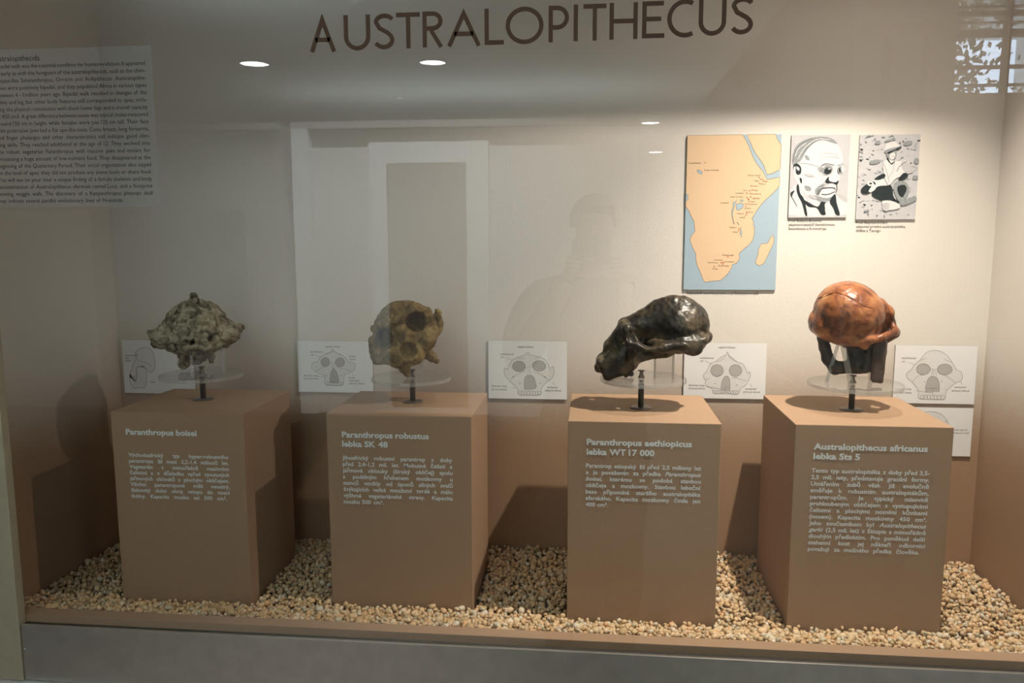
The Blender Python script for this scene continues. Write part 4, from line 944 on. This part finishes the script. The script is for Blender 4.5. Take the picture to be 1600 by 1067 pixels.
tag(sculpt('jaw_plate', s, (20, 40, -14), (64, 122, 40), M['skull_plate'], SCL[4], t4, rough=(0.8, 16, 0.4), lean=LEAN[4], ct=CT[4]), 'greyish brown flat plate')

# ------------------------------------------------------------------ stands: foot, post, clear disc and prongs
STL = {1: 'clear disc stand under the pale crested skull', 2: 'clear disc stand under the ochre skull', 3: 'clear disc stand under the black skull', 4: 'clear disc stand with prongs under the amber-brown skull'}
DISC = {1: (0.082, 0.0475, 0.0, 0.0), 2: (0.080, 0.0455, -0.002, 0.0), 3: (0.083, 0.0530, 0.003, 0.0), 4: (0.086, 0.0460, 0.004, 0.0)}
for i in (1, 2, 3, 4):
    sc = SCL[i]; fx, fy = FPX[i]
    t = thing('skull_stand', (*FEET[i], B + PTOP), STL[i], 'stand', 'clear skull stands', -BEAR[i])
    r, hz, dx, dy = DISC[i]
    MB().lathe([(0.0205, 0), (0.021, 0.0012), (0.0195, 0.0026), (0.0075, 0.0032)], n=40).build('foot', M['standmetal'], t, smooth=True)
    MB().lathe([(0.0056, 0.0025), (0.0056, hz - 0.001), (0.0068, hz - 0.001), (0.0068, hz)], n=28).build('post', M['standmetal'], t, smooth=True)
    mb = MB().lathe([(r - 0.0006, 0), (r, 0.0006), (r, 0.0064), (r - 0.0006, 0.007)], (dx, dy, hz), 72)
    mb.mi = [1] * (72 * 3) + [0, 0]
    mb.build('disc', [M['acrylic'], M['acryl_edge']], t)
    MB().lathe([(0.0068, 0), (0.0040, 0.006), (0.0032, 0.012), (0.0065, 0.0125), (0.0065, 0.0145)], (0, 0, hz + 0.007), 28).build('bolt', M['standmetal'], t, smooth=True)
    L = lambda u, v, wv: ((u - fx - LEAN[i] * (fy - v)) * CT[i] / sc, -wv / sc, (fy - v) / sc)
    z0 = hz + 0.007
    if i == 4:
        for a, b, wd in (((1313, 531, 8), (1292, 597, 8), .0065), ((1318, 531, 20), (1330, 606, 14), .0105), ((1356, 540, -30), (1362, 590, -40), .008)):
            q = Vector(L(*b)); q.z = z0
            MB().bar(L(*a), q, wd, 0.005, up=(0, 1, 0)).build('prong', M['acryl_edge'], t)
    elif i == 3:
        for u in (1021, 1049): MB().box((u - 1.5 - fx) / sc, (u + 1.5 - fx) / sc, -0.010, 0.010, z0, (fy - 550) / sc).build('prong', M['acryl_edge'], t)
        MB().box((1021 - fx) / sc, (1049 - fx) / sc, 0.006, 0.009, z0, (fy - 550) / sc).build('plate', M['acrylic'], t)
        MB().bar(L(965, 583, 0), (L(965, 590, 0)[0], 0, z0), .012, .01, up=(0, 1, 0)).build('prong', M['acryl_edge'], t)
    elif i == 2:
        MB().box((636 - fx) / sc, (662 - fx) / sc, -0.014, -0.010, z0, (fy - 560) / sc).build('plate', M['acrylic'], t)
        MB().bar(L(638, 575, 10), (L(640, 592, 10)[0], -0.010, z0), .008, .006, up=(0, 1, 0)).build('prong', M['acryl_edge'], t)
    else:
        MB().box((310 - fx) / sc, (350 - fx) / sc, -0.030, -0.026, z0, (fy - 540) / sc).build('plate', M['acrylic'], t)
        for u in (304, 349): MB().box((u - 2 - fx) / sc, (u + 2 - fx) / sc, -0.030, -0.018, z0, (fy - 542) / sc).build('prong', M['acryl_edge'], t)

# ------------------------------------------------------------------ the hall behind the visitor (seen mirrored in the glass)
HC = 2.35 + B                                   # lower ceiling over the aisle
struct('floor', MB().box(-8, 9, -17, 0.6, -0.05, 0.0), M['hallfloor'])
struct('ceiling', MB().box(-8, 1.56, -17, 0.6, HC, HC + 0.08), M['hallceil'])
struct('ceiling_hall', MB().box(1.5, 9, -17, 0.6, 5.6, 5.7), M['hallceil'])
struct('wall_upper', MB().box(1.50, 1.56, -17, 0.6, HC + 0.08, 5.6), M['hallwall'])
struct('wall_west', MB().box(-8.1, -8, -17, 0.6, 0, HC + .08), M['tint'])
struct('wall_east', MB().box(9, 9.1, -17, 0.6, 0, 5.7), M['hallwall'])
struct('wall_north', MB().box(-8, 9, 0.56, 0.66, 0, 5.7), M['hallwall'])
struct('wall_front', MB().box(-8, -1.02, 0.0, 0.06, 0, 5.7).box(1.20, 9, 0.0, 0.06, 0, 5.7).box(-1.02, 1.20, -0.03, -0.004, B + 1.5, B + TOP + .9), M['hallwall'])
struct('wall_hall_side', MB().box(2.35, 2.45, -17, -5.75 - 0.1, 0, 5.6), M['hallgrey'])
struct('wall_far', MB().box(-8, 2.45, -17.1, -17, 0, 5.6), M['hallgrey'])
# far hall wall with the tall window
WX0, WX1, WZ0, WZ1, WY = 3.11, 4.6, 1.83 + B, 3.6 + B, -5.75
fw = MB().box(2.35, WX0, WY - 0.1, WY, 0, 5.6).box(WX1, 9, WY - 0.1, WY, 0, 5.6).box(WX0, WX1, WY - 0.1, WY, 0, WZ0).box(WX0, WX1, WY - 0.1, WY, WZ1, 5.6)
struct('wall_window', fw, M['hallwall'])
win = MB()
for a, b, c, d in ((WX0, WX1, WZ0 - .02, WZ0 + .005), (WX0, WX1, WZ1 - .06, WZ1), (WX1 - .05, WX1, WZ0, WZ1), (3.49, 3.54, WZ0, WZ1), (3.98, 4.03, WZ0, WZ1)):
    win.box(a, b, WY - 0.06, WY - 0.01, c, d)
wf = struct('window_2', win, M['frame'])
for c, d in ((1.888, 1.908), (2.027, 2.054), (2.273, 2.332), (2.38, 2.392), (2.438, 2.476), (2.50, 2.515), (2.62, 2.65), (2.8, 2.84)):
    MB().box(WX0, WX1, WY - 0.05, WY - 0.005, c + B, d + B).build('bar', M['frame'], wf)
MB().box(WX0, WX1, WY - 0.035, WY - 0.032, WZ0, WZ1).build('pane', clear_mat('window_glass', 0.08), wf)
# wall panels and mouldings beside the window
struct('trim_7', MB().box(2.35, WX0, WY, WY + .06, 1.62 + B, 1.72 + B).box(2.35, WX0, WY, WY + .06, 2.30 + B, 2.38 + B).box(2.55, 2.60, WY, WY + .05, 1.72 + B, 2.3 + B).box(2.85, 2.88, WY, WY + .05, 1.72 + B, 2.3 + B), M['hallgrey'])
tree = thing('tree', (5.0, -10.5, 0), 'leafy tree outside, mirrored through the window at the upper right', 'tree')
MB().lathe([(0.16, 0), (0.12, 2.0), (0.08, 4.5)], n=12).build('trunk', M['bark'], tree, smooth=True)
mb = MB()
for k in range(1500):
    p = Vector((RNG.normal(0, .26), RNG.normal(0, .4), 4.2 + RNG.normal(0, .8)))
    a = Vector(RNG.normal(size=3)).normalized(); b = a.orthogonal().normalized()
    mb.add([p - a * .06, p + b * .03, p + a * .06, p - b * .03], [(0, 1, 2, 3)])
o = mb.build('foliage', M['leaf'], tree); o['kind'] = 'stuff'

# recessed ceiling lamps
def downlight(x, y, r, label, mat, grp):
    t = thing('ceiling_lamp', (x, y, HC), label, 'lamp', grp)
    MB().lathe([(r * 1.12, 0), (r * 1.15, -0.012), (r, -0.016), (r, 0)], n=40, caps=False).build('rim', M['hallceil'], t, smooth=True)
    MB().lathe([(0.001, -0.008), (r, -0.006)], n=40, caps=False).build('diffuser', M[mat], t)
downlight(-3.05, -6.39, 0.135, 'round ceiling lamp mirrored in the glass, left of the brown lettering', 'lampglow', 'recessed ceiling lamps')
downlight(-1.335, -6.52, 0.125, 'round ceiling lamp mirrored in the glass under the letters T and R', 'lampglow', 'recessed ceiling lamps')
downlight(-2.118, -8.41, 0.048, 'tiny warm ceiling lamp mirrored in the glass, under the lettering', 'warmglow', 'recessed ceiling lamps')
downlight(1.035, -10.87, 0.135, 'upper of two small ceiling lamps mirrored beside the map', 'lampglow', 'recessed ceiling lamps')
downlight(1.44, -15.0, 0.14, 'lower of two small ceiling lamps mirrored beside the map', 'lampglow', 'recessed ceiling lamps')

# showcases across the aisle
def case(x0, x1, label, back):
    t = thing('aisle_showcase', ((x0 + x1) / 2, -2.0, 0), label, 'showcase', None)
    ox, oy, _ = t.location
    MB().box(x0 - ox, x1 - ox, -2.4 - oy, -1.70 - oy, 0, B - 0.01).build('base', M['darkbase'], t)
    MB().box(x0 - ox, x1 - ox, -2.4 - oy, -1.76 - oy, B - 0.01, B + 1.085).build('back_panel', M[back], t)
    MB().box(x0 - ox, x1 - ox, -2.4 - oy, -1.70 - oy, B + 1.085, B + 1.11).build('top', M['hallgrey'], t)
    return t, ox, oy
t, ox, oy = case(-0.93, 0.36, 'showcase across the aisle with a grey text board, mirrored in the glass', 'board')
MB().box(-0.645 - ox, -0.19 - ox, -1.76 - oy, -1.745 - oy, B, B + 1.06).build('pale_board', M['paleboard'], t)
MB().box(-0.93 - ox, -0.865 - ox, -1.75 - oy, -1.70 - oy, B, B + 1.085).build('corner_post', M['paleboard'], t)
tb = thing('text_board', (-0.425, -1.74, B + 0.04), 'grey board with pale text, mirrored above the ochre skull', 'board')
MB().box(-0.152, 0.150, -0.004, 0.004, 0, 0.92).build('panel', M['tint'], tb)
mb = MB()
def mirrored_lines(mb, x0, x1, z0, z1, n, th):
    for k in range(n):
        z = z1 - (z1 - z0) * k / max(1, n - 1); x = x0
        while x < x1 - .01:
            L = RNG.uniform(.008, .03); mb.poly([(x, .0045, z), (min(x + L, x1), .0045, z), (min(x + L, x1), .0045, z + th), (x, .0045, z + th)]); x += L + .005
for zt, n, nm in ((0.78, 9, 'Homo habilis'), (0.60, 8, 'Homo rudolfensis')):
    sz = 0.017; k0 = len(mb.v); tot = natural(nm, sz, BL)
    lay(mb, nm, 0, 0, sz, 0, BL); mb.v[k0:] = [(tot / 2 - x, .0045, z + zt) for x, y, z in mb.v[k0:]]
    mirrored_lines(mb, -.075, .075, zt - .022 - n * .012, zt - .022, n, .004)
mb.build('text', M['hallgrey'], tb)
t, ox, oy = case(-3.6, -0.99, 'dim taupe showcase across the aisle, mirrored at the left', 'tint')
MB().box(-1.775 - ox, -1.15 - ox, -1.76 - oy, -1.75 - oy, B + 0.27, B + 0.79).build('poster', M['darkbase'], t)
MB().box(-3.6 - ox, -1.79 - ox, -1.76 - oy, -1.74 - oy, B, B + 0.79).build('side_board', M['board'], t)

# ------------------------------------------------------------------ the visitor with the camera (faintly mirrored)
def skin(name, pts, edges, mat, parent, sub=2):
    me = bpy.data.meshes.new(name); me.from_pydata([p[:3] for p in pts], edges, []); me.update()
    o = bpy.data.objects.new(name, me); C.objects.link(o)
    m = o.modifiers.new('skin', 'SKIN'); m.use_smooth_shade = True
    for k, p in enumerate(pts):
        r = p[3]; v = me.skin_vertices[0].data[k]; v.radius = r if isinstance(r, tuple) else (r, r); v.use_root = (k == 0)
    o.modifiers.new('sub', 'SUBSURF').levels = sub; o.modifiers['sub'].render_levels = sub
    dg = bpy.context.evaluated_depsgraph_get(); dg.update()
    m2 = bpy.data.meshes.new_from_object(o.evaluated_get(dg)); o.modifiers.clear(); o.data = m2; bpy.data.meshes.remove(me)
    m2.materials.clear(); m2.materials.append(mat); m2.polygons.foreach_set('use_smooth', [True] * len(m2.polygons))
    o.parent = parent; return o
pp = thing('person', (0.205, -1.50, 0), 'person in dark clothes holding a camera to the face, mirrored faintly in the glass', 'person')
body = [(0, 0, .95, (.15, .10)), (0, 0, 1.08, (.14, .10)), (0, 0, 1.25, (.165, .11)), (0, .01, 1.41, (.13, .09)), (0, .02, 1.49, .055), (0, .035, 1.56, .058), (0, .04, 1.64, (.074, .088)), (0, .03, 1.71, (.066, .078)),
        (.10, 0, .90, .092), (.105, .01, .70, .085), (.11, .02, .50, .062), (.115, .0, .30, .058), (.115, -.01, .10, .042), (.115, .02, .05, .042), (.12, .14, .035, .034),
        (-.10, 0, .90, .092), (-.105, .01, .70, .085), (-.11, .02, .50, .062), (-.115, .0, .30, .058), (-.115, -.01, .10, .042), (-.115, .02, .05, .042), (-.12, .14, .035, .034),
        (.19, 0, 1.40, .062), (.255, .03, 1.26, .050), (.25, .08, 1.17, .044), (.16, .13, 1.33, .038), (.085, .155, 1.47, .028),
        (-.19, 0, 1.40, .062), (-.255, .03, 1.26, .050), (-.25, .08, 1.17, .044), (-.16, .13, 1.33, .038), (-.085, .155, 1.47, .028)]
be = [(0, 1), (1, 2), (2, 3), (3, 4), (4, 5), (5, 6), (6, 7), (0, 8), (8, 9), (9, 10), (10, 11), (11, 12), (12, 13), (13, 14), (0, 15), (15, 16), (16, 17), (17, 18), (18, 19), (19, 20), (20, 21), (3, 22), (22, 23), (23, 24), (24, 25), (25, 26), (3, 27), (27, 28), (28, 29), (29, 30), (30, 31)]
pp.scale = (1, 1, 0.945)
bo = skin('body', body, be, M['skin'], pp)
# clothing: jacket and trousers as offset copies of the body's own surface
def clothes(name, keep, off, mat):
    src = bo.data; me = src.copy(); b = bmesh.new(); b.from_mesh(me)
    bmesh.ops.delete(b, geom=[f for f in b.faces if not keep(f.calc_center_median())], context='FACES')
    b.normal_update()
    for v in b.verts: v.co += v.normal * off
    b.to_mesh(me); b.free(); me.materials.clear(); me.materials.append(mat)
    o = bpy.data.objects.new(name, me); C.objects.link(o); o.parent = pp
    sm = o.modifiers.new('thick', 'SOLIDIFY'); sm.thickness = 0.004; sm.offset = 1
    return o
clothes('jacket', lambda c: c.z > 0.93 and c.z < 1.475 and not (abs(c.x) < .12 and c.y > .135), .012, M['cloth'])
clothes('trousers', lambda c: .09 < c.z <= .96, .014, M['trousers'])
clothes('shoes', lambda c: c.z <= .10, .008, M['black'])
hb = bmesh.new(); bmesh.ops.create_uvsphere(hb, u_segments=20, v_segments=12, radius=1)
bmesh.ops.delete(hb, geom=[f for f in hb.faces if f.calc_center_median().z < -.25 or (f.calc_center_median().y > .45 and f.calc_center_median().z < .45)], context='FACES')
me = bpy.data.meshes.new('hair'); hb.to_mesh(me); hb.free(); me.materials.append(M['hair'])
o = bpy.data.objects.new('hair', me); C.objects.link(o); o.parent = pp; o.location = (0, .035, 1.68); o.scale = (.085, .103, .095)
for sd in (1, -1):
    hx, hy, hz = .085 * sd, .155, 1.47
    pts = [(hx, hy, hz, .026), (.078 * sd, .175, 1.505, (.030, .022))]; ed = [(0, 1)]
    for k in range(4):
        z = 1.535 + .016 * (1.5 - k) - .005; a = len(pts); ln = (.9, 1, .95, .8)[k]
        pts += [(.082 * sd, .188, z, .0085), (.078 * sd, .188 + .024 * ln, z + .002, .0085), (.058 * sd, .188 + .032 * ln, z, .0078), (.046 * sd, .188 + .026 * ln, z - .002, .007)]
        ed += [(1, a), (a, a + 1), (a + 1, a + 2), (a + 2, a + 3)]
    a = len(pts); pts += [(.062 * sd, .172, 1.49, .010), (.040 * sd, .182, 1.487, .009), (.022 * sd, .190, 1.489, .008)]; ed += [(1, a), (a, a + 1), (a + 1, a + 2)]
    skin('hand', pts, ed, M['skin'], pp, 1)
for sd in (1, -1):
    MB().lathe([(0.001, 0.004), (.008, .003), (.011, 0)], n=14, caps=False).build('ear', M['skin'], pp).location = (.078 * sd, .03, 1.635)
MB().bar((0, .120, 1.665), (0, .140, 1.625), .022, .02).build('nose', M['skin'], pp)
cm = thing('camera', (0.205 - .01, -1.335, 1.445), 'black camera held up by the person mirrored in the glass', 'camera')
MB().box(-.062, .062, -.022, .022, 0, .082).box(-.022, .022, -.018, .020, .082, .100).build('body', M['black'], cm, bevel=0.004)
mb = MB().lathe([(.030, 0), (.031, .02), (.031, .05), (.028, .055), (.026, .050)], n=32)
mb.v = [(x, z, y) for x, y, z in mb.v]
mb.build('lens', M['black'], cm, smooth=True, loc=(0, .020, .037))
